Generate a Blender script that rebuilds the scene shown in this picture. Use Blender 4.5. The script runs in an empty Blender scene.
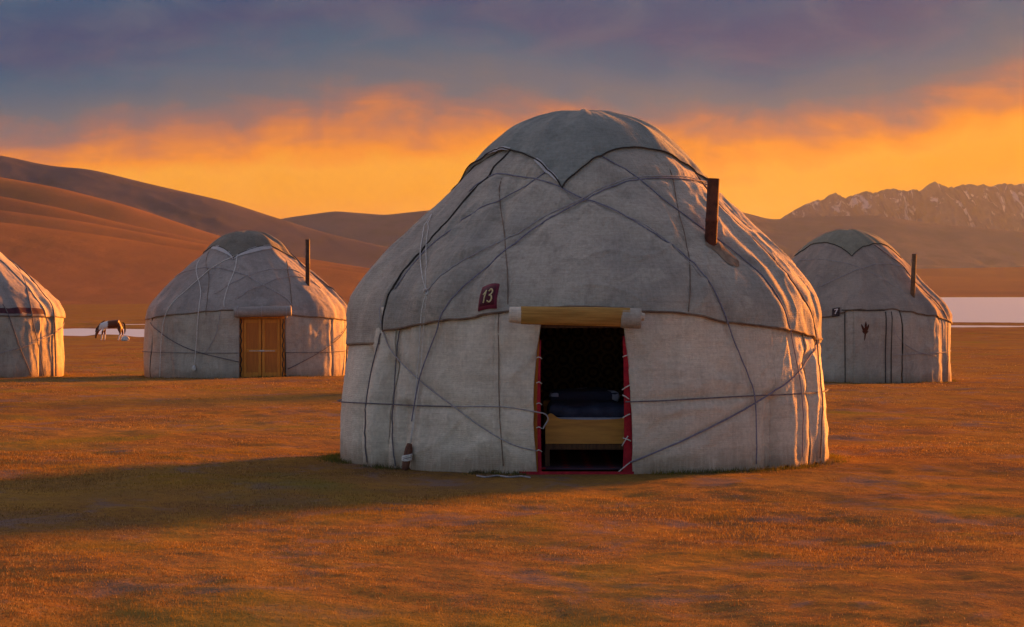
import bpy, bmesh, math, random
import numpy as np
from mathutils import Vector, Matrix

random.seed(7)
RNG = np.random.default_rng(11)
S = bpy.context.scene
COL = S.collection
PI = math.pi
R = math.radians

# ---------------------------------------------------------------- camera
F = 2600.0            # focal length in pixels of the 1024 px wide frame
HOR = 290.0           # row of the horizon
CAMZ = 2.0
cam_d = bpy.data.cameras.new('camera')
cam = bpy.data.objects.new('camera', cam_d)
COL.objects.link(cam)
cam.location = (0, 0, CAMZ)
cam.rotation_euler = (R(90), 0, 0)
cam_d.sensor_width = 36.0
cam_d.lens = F * 36.0 / 1024.0
cam_d.shift_y = -(313.5 - HOR) / 1024.0
cam_d.clip_start = 0.1
cam_d.clip_end = 60000
S.camera = cam

# ---------------------------------------------------------------- noise
def _h(ix, iy, seed):
    n = (ix.astype(np.int64) * 374761393 + iy.astype(np.int64) * 668265263 + seed * 974711) & 0x7fffffff
    n = ((n ^ (n >> 13)) * 1274126177) & 0x7fffffff
    n = n ^ (n >> 16)
    return (n & 0xffff) / 65535.0

def vn(x, y, seed=0):
    x = np.asarray(x, float); y = np.asarray(y, float)
    x, y = np.broadcast_arrays(x, y)
    ix = np.floor(x); iy = np.floor(y)
    fx = x - ix; fy = y - iy
    fx = fx * fx * fx * (fx * (fx * 6 - 15) + 10); fy = fy * fy * fy * (fy * (fy * 6 - 15) + 10)
    a = _h(ix, iy, seed); b = _h(ix + 1, iy, seed); c = _h(ix, iy + 1, seed); d = _h(ix + 1, iy + 1, seed)
    return (a + (b - a) * fx + (c - a) * fy + (a - b - c + d) * fx * fy) * 2 - 1

def fbm(x, y, o=4, seed=0, g=0.5):
    t = 0; a = 1; s = 1
    for k in range(o):
        t = t + a * vn(np.asarray(x) * s + 17.3 * k, np.asarray(y) * s - 9.1 * k, seed + k)
        a *= g; s *= 2.03
    return t

def sstep(a, b, x):
    t = np.clip((np.asarray(x, float) - a) / (b - a), 0, 1)
    return t * t * (3 - 2 * t)

# ---------------------------------------------------------------- object helpers
def obj(name, verts, faces, mat, parent=None, smooth=True):
    me = bpy.data.meshes.new(name)
    me.from_pydata([tuple(map(float, v)) for v in verts], [], faces)
    me.validate()
    if smooth:
        me.polygons.foreach_set('use_smooth', [True] * len(me.polygons))
    if mat: me.materials.append(mat)
    o = bpy.data.objects.new(name, me)
    COL.objects.link(o)
    if parent: o.parent = parent
    return o

def obj_bm(name, bm, mat, parent=None, smooth=False, loc=None):
    me = bpy.data.meshes.new(name)
    bmesh.ops.recalc_face_normals(bm, faces=bm.faces)
    bm.to_mesh(me); bm.free()
    if smooth:
        me.polygons.foreach_set('use_smooth', [True] * len(me.polygons))
    if mat: me.materials.append(mat)
    o = bpy.data.objects.new(name, me)
    COL.objects.link(o)
    if parent: o.parent = parent
    if loc is not None: o.location = loc
    return o

def tag(o, label=None, cat=None, group=None, kind=None):
    if label: o['label'] = label
    if cat: o['category'] = cat
    if group: o['group'] = group
    if kind: o['kind'] = kind
    return o

def empty(name, loc):
    o = bpy.data.objects.new(name, None)
    COL.objects.link(o); o.location = loc
    return o

def box(bm, c, s, bevel=0.0, rot=None):
    r = bmesh.ops.create_cube(bm, size=1.0)
    vs = r['verts']
    for v in vs:
        v.co = Vector((v.co.x * s[0], v.co.y * s[1], v.co.z * s[2]))
    if bevel > 0:
        es = list({e for v in vs for e in v.link_edges})
        rb = bmesh.ops.bevel(bm, geom=es, offset=bevel, segments=2, affect='EDGES', profile=0.5)
        vs = list({v for f in rb['faces'] for v in f.verts} | {v for v in vs if v.is_valid})
    M = rot if rot is not None else Matrix.Identity(3)
    for v in vs:
        v.co = M @ v.co + Vector(c)
    return vs

def tube_data(P, rad, n=6, cap=True):
    P = np.asarray(P, float)
    m = len(P)
    rad = np.broadcast_to(np.asarray(rad, float), (m,))
    T = np.gradient(P, axis=0)
    T /= np.linalg.norm(T, axis=1)[:, None] + 1e-12
    up = np.array([0, 0, 1.0]) if abs(T[0][2]) < 0.9 else np.array([1.0, 0, 0])
    u = np.cross(T[0], up); u /= np.linalg.norm(u)
    V = []
    for i in range(m):
        u = u - T[i] * np.dot(u, T[i]); u /= np.linalg.norm(u) + 1e-12
        w = np.cross(T[i], u)
        for k in range(n):
            a = 2 * PI * k / n
            V.append(P[i] + rad[i] * (math.cos(a) * u + math.sin(a) * w))
    Fc = []
    for i in range(m - 1):
        for k in range(n):
            k2 = (k + 1) % n
            Fc.append((i * n + k, i * n + k2, (i + 1) * n + k2, (i + 1) * n + k))
    if cap:
        Fc.append(tuple(range(n))[::-1]); Fc.append(tuple((m - 1) * n + k for k in range(n)))
    return V, Fc

def join_data(parts):
    V = []; Fc = []
    for v, f in parts:
        b = len(V); V += list(v); Fc += [tuple(i + b for i in q) for q in f]
    return V, Fc

def catmull(P, per=8):
    P = np.asarray(P, float)
    if len(P) < 3:
        t = np.linspace(0, 1, per * 2 + 1)[:, None]
        return P[0] * (1 - t) + P[-1] * t
    Q = np.vstack([2 * P[0] - P[1], P, 2 * P[-1] - P[-2]])
    out = []
    for i in range(1, len(Q) - 2):
        for t in np.linspace(0, 1, per, endpoint=False):
            out.append(0.5 * ((2 * Q[i]) + (-Q[i - 1] + Q[i + 1]) * t + (2 * Q[i - 1] - 5 * Q[i] + 4 * Q[i + 1] - Q[i + 2]) * t * t
                              + (-Q[i - 1] + 3 * Q[i] - 3 * Q[i + 1] + Q[i + 2]) * t ** 3))
    out.append(Q[-2])
    return np.array(out)

# ---------------------------------------------------------------- materials
def srgb(r, g, b):
    f = lambda c: (c / 255 / 12.92) if c / 255 <= 0.04045 else ((c / 255 + 0.055) / 1.055) ** 2.4
    return (f(r), f(g), f(b), 1.0)

class NT:
    def __init__(s, tree): s.t = tree
    def n(s, typ, **kw):
        nd = s.t.nodes.new(typ)
        for k, v in kw.items():
            if k.startswith('i_'):
                key = k[2:]
                nd.inputs[int(key) if key.isdigit() else key.replace('_', ' ')].default_value = v
            else: setattr(nd, k, v)
        return nd
    def l(s, a, b): s.t.links.new(a, b)
    def val(s, sock, x):
        if hasattr(x, 'is_linked'): s.l(x, sock)
        else: sock.default_value = x
    def math(s, op, a, b=0.0, c=None, clamp=False):
        nd = s.n('ShaderNodeMath', operation=op, use_clamp=clamp)
        s.val(nd.inputs[0], a); s.val(nd.inputs[1], b)
        if c is not None: s.val(nd.inputs[2], c)
        return nd.outputs[0]
    def mapr(s, x, a, b, c=0.0, d=1.0, smooth=True):
        nd = s.n('ShaderNodeMapRange')
        nd.interpolation_type = 'SMOOTHSTEP' if smooth else 'LINEAR'
        s.val(nd.inputs[0], x)
        for i, v in enumerate((a, b, c, d)): nd.inputs[i + 1].default_value = v
        return nd.outputs[0]
    def mix(s, f, a, b, mode='MIX'):
        nd = s.n('ShaderNodeMix', data_type='RGBA', blend_type=mode)
        s.val(nd.inputs[0], f); s.val(nd.inputs[6], a); s.val(nd.inputs[7], b)
        return nd.outputs[2]
    def ramp(s, x, stops, interp='LINEAR'):
        nd = s.n('ShaderNodeValToRGB')
        cr = nd.color_ramp; cr.interpolation = interp
        while len(cr.elements) > 1: cr.elements.remove(cr.elements[-1])
        cr.elements[0].position = stops[0][0]; cr.elements[0].color = stops[0][1]
        for p, c in stops[1:]:
            e = cr.elements.new(p); e.color = c
        s.l(x, nd.inputs[0])
        return nd.outputs[0]
    def noise(s, vec, scale, detail=4, rough=0.55, dist=0.0):
        nd = s.n('ShaderNodeTexNoise')
        nd.inputs['Scale'].default_value = scale; nd.inputs['Detail'].default_value = detail
        nd.inputs['Roughness'].default_value = rough; nd.inputs['Distortion'].default_value = dist
        if vec is not None: s.l(vec, nd.inputs['Vector'])
        return nd.outputs['Fac']
    def mapping(s, vec, scale=(1, 1, 1), loc=(0, 0, 0), rot=(0, 0, 0)):
        nd = s.n('ShaderNodeMapping')
        nd.inputs['Scale'].default_value = scale; nd.inputs['Location'].default_value = loc; nd.inputs['Rotation'].default_value = rot
        s.l(vec, nd.inputs['Vector'])
        return nd.outputs[0]

def new_mat(name):
    m = bpy.data.materials.new(name); m.use_nodes = True
    t = NT(m.node_tree)
    b = m.node_tree.nodes['Principled BSDF']
    b.inputs['Roughness'].default_value = 0.9
    b.inputs['Specular IOR Level'].default_value = 0.2
    return m, t, b

def simple_mat(name, c1, c2=None, scale=8.0, rough=0.85, bump=0.0, bscale=60, stretch=(1, 1, 1), spec=0.2):
    m, t, b = new_mat(name)
    c2 = c2 or tuple(x * 0.6 for x in c1[:3]) + (1,)
    oc = t.n('ShaderNodeTexCoord').outputs['Object']
    v = t.mapping(oc, stretch)
    f = t.mapr(t.noise(v, scale, 5, 0.6), 0.3, 0.72)
    t.l(t.mix(f, c1, c2), b.inputs['Base Color'])
    b.inputs['Roughness'].default_value = rough
    b.inputs['Specular IOR Level'].default_value = spec
    if bump:
        bp = t.n('ShaderNodeBump'); bp.inputs['Strength'].default_value = bump; bp.inputs['Distance'].default_value = 0.01
        t.l(t.noise(v, bscale, 3, 0.6), bp.inputs['Height']); t.l(bp.outputs[0], b.inputs['Normal'])
    return m

def felt_mat(name, clean, grey, stain, rust=(0.26, 0.17, 0.11, 1), stain_amt=1.0):
    m, t, b = new_mat(name)
    tc = t.n('ShaderNodeTexCoord'); oc = tc.outputs['Object']
    big = t.mapr(t.noise(oc, 0.9, 5, 0.6, 0.4), 0.34, 0.68)
    c = t.mix(big, clean, grey)
    st = t.noise(t.mapping(oc, (3.2, 3.2, 0.45)), 1.6, 6, 0.62, 0.3)       # run-off streaks
    c = t.mix(t.math('MULTIPLY', t.mapr(st, 0.5, 0.78), 0.55 * stain_amt), c, stain)
    bl = t.noise(t.mapping(oc, (1, 1, 1), (4, 2, 7)), 3.3, 7, 0.66, 0.6)   # blotches
    c = t.mix(t.math('MULTIPLY', t.mapr(bl, 0.52, 0.72), 0.5 * stain_amt), c, stain)
    pl = t.noise(t.mapping(oc, (1, 1, 1.6), (9, 5, 1)), 2.1, 6, 0.6, 0.5)  # pale worn fabric
    c = t.mix(t.math('MULTIPLY', t.mapr(pl, 0.56, 0.74), 0.45), c, tuple(min(1, x * 1.28) for x in clean[:3]) + (1,))
    ru = t.noise(t.mapping(oc, (1, 1, 0.8), (1, 8, 3)), 2.6, 6, 0.7, 0.4)
    c = t.mix(t.math('MULTIPLY', t.mapr(ru, 0.62, 0.78), 0.5 * stain_amt), c, rust)
    # dirt splashed up from the ground along the skirt
    z = t.n('ShaderNodeSeparateXYZ'); t.l(oc, z.inputs[0])
    dz = t.math('ADD', z.outputs['Z'], t.math('MULTIPLY', t.noise(oc, 3.0, 5, 0.65), -0.35))
    c = t.mix(t.math('MULTIPLY', t.mapr(dz, 0.16, -0.16), 0.7), c, rust)
    fine = t.noise(oc, 26, 5, 0.75)
    c = t.mix(t.mapr(fine, 0.3, 0.75, 0.0, 0.32), c, tuple(x * 0.55 for x in stain[:3]) + (1,))
    ang = t.math('MULTIPLY', t.math('ARCTAN2', z.outputs['X'], z.outputs['Y']), 2.9)
    cyl = t.n('ShaderNodeCombineXYZ'); t.l(ang, cyl.inputs[0]); t.l(z.outputs['Z'], cyl.inputs[1])
    wf = t.noise(t.mapping(cyl.outputs[0], (3.0, 34, 1)), 1.0, 4, 0.7)
    wp = t.noise(t.mapping(cyl.outputs[0], (40, 2.2, 1), (5, 3, 0)), 1.0, 4, 0.7)
    c = t.mix(t.mapr(wf, 0.40, 0.72, 0, .21), c, tuple(x * .62 for x in stain[:3]) + (1,))
    c = t.mix(t.mapr(wp, 0.46, 0.72, 0, .16), c, tuple(min(1, x * 1.25) for x in clean[:3]) + (1,))
    t.l(c, b.inputs['Base Color'])
    b.inputs['Roughness'].default_value = 1.0
    b.inputs['Specular IOR Level'].default_value = 0.05
    w = t.n('ShaderNodeTexWave', wave_type='BANDS', bands_direction='Z')
    w.inputs['Scale'].default_value = 14; w.inputs['Distortion'].default_value = 6; w.inputs['Detail'].default_value = 3
    t.l(oc, w.inputs['Vector'])
    h = t.math('ADD', t.math('MULTIPLY', t.noise(oc, 9, 6, 0.65), 1.0), t.math('MULTIPLY', t.noise(oc, 48, 4, 0.7), 0.45))
    h = t.math('ADD', h, t.math('MULTIPLY', w.outputs['Fac'], 0.10))
    h = t.math('ADD', h, t.math('ADD', t.math('MULTIPLY', wf, .25), t.math('MULTIPLY', wp, .25)))
    bp = t.n('ShaderNodeBump'); bp.inputs['Strength'].default_value = 0.55; bp.inputs['Distance'].default_value = 0.03
    t.l(h, bp.inputs['Height']); t.l(bp.outputs[0], b.inputs['Normal'])
    return m

M = {}
M['felt'] = felt_mat('felt_white', (0.50, 0.45, 0.385, 1), (0.345, 0.322, 0.292, 1), (0.21, 0.185, 0.155, 1))
M['felt_wall'] = felt_mat('felt_wall', (0.76, 0.685, 0.575, 1), (0.61, 0.55, 0.47, 1), (0.40, 0.34, 0.275, 1), stain_amt=0.8)
M['felt_old'] = felt_mat('felt_old', (0.40, 0.36, 0.34, 1), (0.29, 0.26, 0.25, 1), (0.22, 0.19, 0.17, 1))
M['felt_oldwall'] = felt_mat('felt_oldwall', (0.54, 0.48, 0.41, 1), (0.42, 0.37, 0.32, 1), (0.26, 0.23, 0.21, 1))
M['felt_mauve'] = felt_mat('felt_mauve', (0.40, 0.33, 0.275, 1), (0.30, 0.245, 0.21, 1), (0.22, 0.18, 0.17, 1))
M['cap'] = felt_mat('crown_cloth', (0.31, 0.325, 0.305, 1), (0.25, 0.262, 0.25, 1), (0.16, 0.17, 0.16, 1), rust=(0.2, 0.16, 0.11, 1))
M['cap_old'] = felt_mat('crown_cloth_old', (0.25, 0.235, 0.205, 1), (0.19, 0.175, 0.15, 1), (0.11, 0.10, 0.085, 1))
M['cap_green'] = felt_mat('crown_cloth_green', (0.30, 0.285, 0.225, 1), (0.24, 0.225, 0.175, 1), (0.16, 0.15, 0.115, 1))
M['trim_white'] = felt_mat('trim_white', (0.62, 0.61, 0.63, 1), (0.5, 0.49, 0.5, 1), (0.4, 0.38, 0.38, 1), stain_amt=0.5)
M['rope_dark'] = simple_mat('rope_dark', (0.11, 0.10, 0.12, 1), (0.20, 0.18, 0.20, 1), 20, 0.95, 0.6, 200)
M['rope_blue'] = simple_mat('rope_blue', (0.16, 0.15, 0.22, 1), (0.26, 0.25, 0.32, 1), 20, 0.95, 0.6, 200)
M['rope_light'] = simple_mat('rope_light', (0.40, 0.38, 0.40, 1), (0.28, 0.26, 0.28, 1), 20, 0.95, 0.6, 200)
M['rope_white'] = simple_mat('rope_white', (0.74, 0.72, 0.70, 1), (0.5, 0.48, 0.46, 1), 20, 0.95, 0.6, 200)
M['binding'] = simple_mat('hem_binding', (0.13, 0.09, 0.07, 1), (0.26, 0.18, 0.13, 1), 7, 0.95, 0.5, 90)
M['black'] = simple_mat('black_binding', (0.03, 0.025, 0.025, 1), (0.06, 0.05, 0.045, 1), 7, 0.9)
M['maroon'] = simple_mat('maroon_band', (0.10, 0.035, 0.05, 1), (0.06, 0.025, 0.035, 1), 9, 0.95)
M['reed'] = simple_mat('reed_mat', (0.56, 0.32, 0.09, 1), (0.36, 0.19, 0.05, 1), 6, 0.75, 0.4, 60, (0.4, 6, 6))
M['wood_inset'] = simple_mat('brown_panel', (0.52, 0.165, 0.025, 1), (0.40, 0.12, 0.02, 1), 5, 0.6, 0.25, 40, (6, 6, 0.5), 0.3)
M['wood'] = simple_mat('orange_wood', (0.66, 0.25, 0.03, 1), (0.50, 0.17, 0.02, 1), 5, 0.6, 0.25, 40, (6, 6, 0.5), 0.35)
M['bedwood'] = simple_mat('yellow_wood', (0.58, 0.28, 0.045, 1), (0.42, 0.18, 0.03, 1), 4, 0.5, 0.2, 40, (0.6, 6, 6), 0.4)
M['darkwood'] = simple_mat('dark_wood', (0.12, 0.06, 0.03, 1), (0.06, 0.03, 0.02, 1), 6, 0.7, 0.3, 50, (6, 6, 0.6))
M['red'] = simple_mat('red_braid', (0.42, 0.02, 0.035, 1), (0.25, 0.012, 0.025, 1), 14, 0.9, 0.5, 120)
M['rust'] = simple_mat('rusty_iron', (0.16, 0.05, 0.03, 1), (0.07, 0.025, 0.018, 1), 9, 0.85, 0.5, 80)
M['pipe_grey'] = simple_mat('sooty_pipe', (0.10, 0.06, 0.045, 1), (0.05, 0.03, 0.025, 1), 9, 0.7, 0.4, 80)
M['pipe_tan'] = simple_mat('tan_pipe', (0.20, 0.12, 0.07, 1), (0.13, 0.075, 0.045, 1), 9, 0.8, 0.4, 80)
M['patch'] = simple_mat('heat_patch', (0.16, 0.10, 0.07, 1), (0.30, 0.22, 0.16, 1), 9, 0.95, 0.5, 60)
M['plate'] = simple_mat('maroon_plate', (0.085, 0.014, 0.03, 1), (0.06, 0.01, 0.022, 1), 10, 0.6)
M['plate_edge'] = simple_mat('plate_edge', (0.17, 0.02, 0.045, 1), (0.12, 0.015, 0.035, 1), 10, 0.6)
M['plate_black'] = simple_mat('black_plate', (0.03, 0.018, 0.018, 1), (0.05, 0.03, 0.03, 1), 10, 0.6)
M['digit'] = simple_mat('pale_paint', (0.62, 0.55, 0.32, 1), (0.5, 0.42, 0.22, 1), 30, 0.7)
M['digit_white'] = simple_mat('white_paint', (0.72, 0.66, 0.66, 1), (0.6, 0.55, 0.55, 1), 30, 0.7)
M['emblem'] = simple_mat('emblem_felt', (0.10, 0.03, 0.02, 1), (0.06, 0.02, 0.015, 1), 12, 0.95)
M['stone'] = simple_mat('pale_stone', (0.68, 0.65, 0.62, 1), (0.45, 0.42, 0.40, 1), 5, 0.9, 0.7, 14)
M['peg'] = simple_mat('peg_wood', (0.16, 0.07, 0.045, 1), (0.09, 0.04, 0.03, 1), 10, 0.85, 0.4, 60, (4, 4, 0.6))
M['metal'] = simple_mat('latch_metal', (0.6, 0.6, 0.6, 1), (0.4, 0.4, 0.4, 1), 20, 0.4)

def lining_mat():
    m, t, b = new_mat('inner_lining')
    oc = t.n('ShaderNodeTexCoord').outputs['Object']
    s = t.n('ShaderNodeSeparateXYZ'); t.l(oc, s.inputs[0])
    a = t.math('MULTIPLY', t.math('ARCTAN2', s.outputs['X'], s.outputs['Y']), 14.0)
    zz = t.math('MULTIPLY', s.outputs['Z'], 5.5)
    cv = t.n('ShaderNodeCombineXYZ'); t.l(a, cv.inputs[0]); t.l(zz, cv.inputs[1])
    vo = t.n('ShaderNodeTexVoronoi'); vo.inputs['Scale'].default_value = 1.0; vo.inputs['Randomness'].default_value = 0.15
    t.l(cv.outputs[0], vo.inputs['Vector'])
    f = t.math('PINGPONG', t.math('MULTIPLY', vo.outputs['Distance'], 3.0), 0.5)
    c = t.mix(t.mapr(f, 0.18, 0.36), (0.07, 0.025, 0.02, 1), (0.20, 0.11, 0.06, 1))
    t.l(c, b.inputs['Base Color'])
    return m
M['lining'] = lining_mat()

def check_mat():
    m, t, b = new_mat('quilt_cloth')
    oc = t.n('ShaderNodeTexCoord').outputs['Object']
    vo = t.n('ShaderNodeTexVoronoi', feature='F1', distance='CHEBYCHEV'); vo.inputs['Scale'].default_value = 5.0
    t.l(t.mapping(oc, (1.0, 1.3, 2.2)), vo.inputs['Vector'])
    sp = t.n('ShaderNodeSeparateColor'); t.l(vo.outputs['Color'], sp.inputs[0])
    c = t.mix(t.mapr(sp.outputs[0], 0.72, 0.76), (0.02, 0.025, 0.055, 1), (0.30, 0.30, 0.42, 1))
    t.l(c, b.inputs['Base Color'])
    return m
M['quilt'] = check_mat()
M['sheet'] = simple_mat('pale_sheet', (0.55, 0.52, 0.6, 1), (0.42, 0.4, 0.48, 1), 6, 0.9)
M['navy'] = simple_mat('navy_cloth', (0.025, 0.03, 0.06, 1), (0.05, 0.06, 0.11, 1), 5, 0.95, 0.4, 20)

def rug_mat():
    m, t, b = new_mat('red_rug')
    oc = t.n('ShaderNodeTexCoord').outputs['Object']
    ck = t.n('ShaderNodeTexVoronoi', distance='MANHATTAN'); ck.inputs['Scale'].default_value = 4; ck.inputs['Randomness'].default_value = 0.0
    t.l(oc, ck.inputs['Vector'])
    c = t.mix(t.mapr(ck.outputs['Distance'], 0.3, 0.34), (0.30, 0.02, 0.03, 1), (0.06, 0.03, 0.05, 1))
    t.l(c, b.inputs['Base Color'])
    return m
M['rug'] = rug_mat()

# ---------------------------------------------------------------- terrain
def ground_z(x, y):
    x = np.asarray(x, float); y = np.asarray(y, float)
    z = np.interp(y, [-200, 22, 30, 50, 76, 120, 190, 228, 275, 400, 1500, 9000],
                  [0.0, 0.0, 0.0, -0.21, -0.50, -0.98, -1.70, -1.93, -2.0, -1.8, -1.5, -1.5])
    w = sstep(8, 20, np.abs(y - 31) + np.abs(x - 0.85))
    z = z + 0.028 * fbm(x * 0.35, y * 0.22, 3, 5) * sstep(2.8, 4.5, np.hypot(x - .85, y - 31.1)) + 0.05 * fbm(x * 0.05, y * 0.035, 3, 9) * w
    near = sstep(200, 60, y)
    z = z + near * (0.016 * fbm(x * 1.15, y * 0.85, 3, 61) + 0.009 * fbm(x * 4.3, y * 3.4, 3, 67)) * sstep(2.75, 3.6, np.hypot(x - .85, y - 31.1))
    return z

WATER = -1.95
def lake_depth(x, y):
    """positive inside the lake"""
    u = x / np.maximum(y, 1.0)                     # bearing
    near = np.interp(u, [-0.4, -0.2, -0.14, 0.1, 0.17, 0.2, 0.4], [226, 226, 222, 262, 272, 276, 300])
    far = np.interp(u, [-0.4, -0.2, -0.16, -0.13, -0.1, 0.0, 0.09, 0.15, 0.2, 0.4], [250, 256, 262, 268, 300, 600, 1250, 1390, 1420, 1500])
    near = near + 7 * fbm(u * 45, 0 * u, 4, 21)
    far = far + 6 * fbm(u * 30, 0 * u + 3, 3, 31)
    d = np.minimum(y - near, (far - y))
    # low sand bar across the right part
    bar = np.interp(u, [0.0, 0.1, 0.2, 0.4], [296, 300, 303, 310]) + 6 * fbm(u * 40, u * 0 + 8, 4, 41)
    d = np.minimum(d, np.abs(y - bar) - 10.5 + 900 * np.maximum(0, 0.03 - u))
    # thin second channel on the left
    ch = 6.0 - np.abs(y - (296 + 4 * fbm(u * 30, u * 0 + 2, 2, 55)))
    ch = ch - 900 * np.maximum(0, -0.148 - u) - 900 * np.maximum(0, u + 0.02)
    return np.maximum(d, ch)

def make_ground():
    ys = np.concatenate([np.linspace(-60, 8, 24), np.geomspace(8.5, 12, 30)[1:-1], np.geomspace(12, 60, 560)[:-1], np.geomspace(60, 200, 150), np.arange(202, 330, 1.5), np.geomspace(332, 9500, 90)])
    us = np.concatenate([np.linspace(-1.3, -0.30, 26), np.linspace(-0.29, 0.29, 460), np.linspace(0.30, 1.3, 26)])
    Y, U = np.meshgrid(ys, us, indexing='ij')
    X = U * (np.maximum(Y, 0) + 40) 
    Z = ground_z(X, Y)
    ld = lake_depth(X, Y)
    m = (Y > 190)
    bank = WATER + np.clip(-ld * 0.022, -0.5, 0.35)
    k = sstep(196, 222, Y) * sstep(1700, 1450, Y)
    Z = np.where(m, Z * (1 - k) + bank * k, Z)
    n, mm = Y.shape
    V = np.stack([X, Y, Z], -1).reshape(-1, 3)
    idx = np.arange(n * mm).reshape(n, mm)
    q = np.stack([idx[:-1, :-1], idx[:-1, 1:], idx[1:, 1:], idx[1:, :-1]], -1).reshape(-1, 4)
    return V, [tuple(map(int, f)) for f in q]

def ground_material():
    m, t, b = new_mat('steppe_ground')
    g = t.n('ShaderNodeNewGeometry').outputs['Position']
    big = t.noise(t.mapping(g, (0.16, 0.10, 1)), 1.0, 5, 0.6, 0.3)
    mid = t.noise(t.mapping(g, (0.7, 0.55, 1), (3, 7, 0)), 1.0, 6, 0.65, 0.4)
    fine = t.noise(t.mapping(g, (1, 1, 1), (1, 4, 0)), 9.0, 6, 0.7)
    c = t.ramp(mid, [(0.25, (0.10, 0.075, 0.055, 1)), (0.42, (0.165, 0.094, 0.042, 1)), (0.55, (0.215, 0.115, 0.034, 1)), (0.72, (0.28, 0.165, 0.035, 1))])
    c = t.mix(t.math('MULTIPLY', t.mapr(big, 0.40, 0.62), 0.55), c, (0.24, 0.155, 0.045, 1))
    c = t.mix(t.math('MULTIPLY', t.mapr(big, 0.45, 0.30), 0.5), c, (0.20, 0.095, 0.055, 1))
    c = t.mix(t.mapr(fine, 0.45, 0.70, 0, 0.55), c, (0.09, 0.05, 0.035, 1))
    bare = t.noise(t.mapping(g, (0.9, 0.6, 1), (11, 3, 0)), 1.0, 6, 0.7, 0.6)
    c = t.mix(t.mapr(bare, 0.52, 0.66, 0, 0.75), c, (0.15, 0.115, 0.11, 1))
    olv = t.noise(t.mapping(g, (0.22, 0.12, 1), (5, 13, 0)), 1.0, 5, 0.6, 0.4)
    c = t.mix(t.mapr(olv, 0.54, 0.68, 0, 0.8), c, (0.15, 0.125, 0.03, 1))
    t.l(c, b.inputs['Base Color'])
    b.inputs['Roughness'].default_value = 1.0; b.inputs['Specular IOR Level'].default_value = 0.0
    bp = t.n('ShaderNodeBump'); bp.inputs['Strength'].default_value = 0.6; bp.inputs['Distance'].default_value = 0.12
    h = t.math('ADD', t.noise(g, 2.2, 8, 0.7), t.math('MULTIPLY', t.noise(g, 13, 5, 0.7), 0.25))
    t.l(h, bp.inputs['Height']); t.l(bp.outputs[0], b.inputs['Normal'])
    return m
M['ground'] = ground_material()
V, Fc = make_ground()
tag(obj('ground', V, Fc, M['ground']), kind='structure')

# water: one sheet in the lake basin
def water_material():
    m, t, b = new_mat('lake_water')
    g = t.n('ShaderNodeNewGeometry').outputs['Position']
    b.inputs['Base Color'].default_value = (0.30, 0.29, 0.30, 1)
    b.inputs['Roughness'].default_value = 0.30
    b.inputs['Specular IOR Level'].default_value = 0.5
    bp = t.n('ShaderNodeBump'); bp.inputs['Strength'].default_value = 0.6; bp.inputs['Distance'].default_value = 0.08
    t.l(t.math('ADD', t.noise(t.mapping(g, (0.5, 1.3, 1)), 1.2, 5, 0.6), t.math('MULTIPLY', t.noise(t.mapping(g, (0.02, 0.05, 1)), 1.0, 3, 0.5), 0.5)), bp.inputs['Height'])
    t.l(bp.outputs[0], b.inputs['Normal'])
    return m
M['water'] = water_material()
tag(obj('lake', [(-420, 205, WATER), (700, 205, WATER), (2100, 1550, WATER), (-900, 1550, WATER)], [(0, 1, 2, 3)], M['water']), kind='structure')

# hills ------------------------------------------------------------
def hill_material(name, low, mid, high, sc, dark):
    m, t, b = new_mat(name)
    g = t.n('ShaderNodeNewGeometry').outputs['Position']
    v = t.mapping(g, (sc, sc * 0.35, sc * 5))
    n1 = t.noise(v, 1.0, 6, 0.6, 0.6)
    c = t.ramp(n1, [(0.3, low), (0.5, mid), (0.72, high)])
    n2 = t.noise(t.mapping(g, (sc * 6, sc * 3, sc * 12)), 1.0, 5, 0.7)
    c = t.mix(t.mapr(n2, 0.42, 0.72, 0, 0.7), c, dark)
    t.l(c, b.inputs['Base Color'])
    b.inputs['Roughness'].default_value = 1.0; b.inputs['Specular IOR Level'].default_value = 0.0
    bp = t.n('ShaderNodeBump'); bp.inputs['Strength'].default_value = 0.25; bp.inputs['Distance'].default_value = 2.5
    t.l(n2, bp.inputs['Height']); t.l(bp.outputs[0], b.inputs['Normal'])
    return m
M['hill'] = hill_material('hill_grass', (0.13, 0.075, 0.052, 1), (0.18, 0.095, 0.052, 1), (0.225, 0.115, 0.05, 1), 0.006, (0.15, 0.085, 0.05, 1))
M['hill_far'] = hill_material('hill_far', (0.070, 0.062, 0.080, 1), (0.085, 0.074, 0.090, 1), (0.11, 0.086, 0.092, 1), 0.004, (0.07, 0.06, 0.06, 1))  # distance haze and cloud shade put into the base colour: darker, mauve

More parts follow.
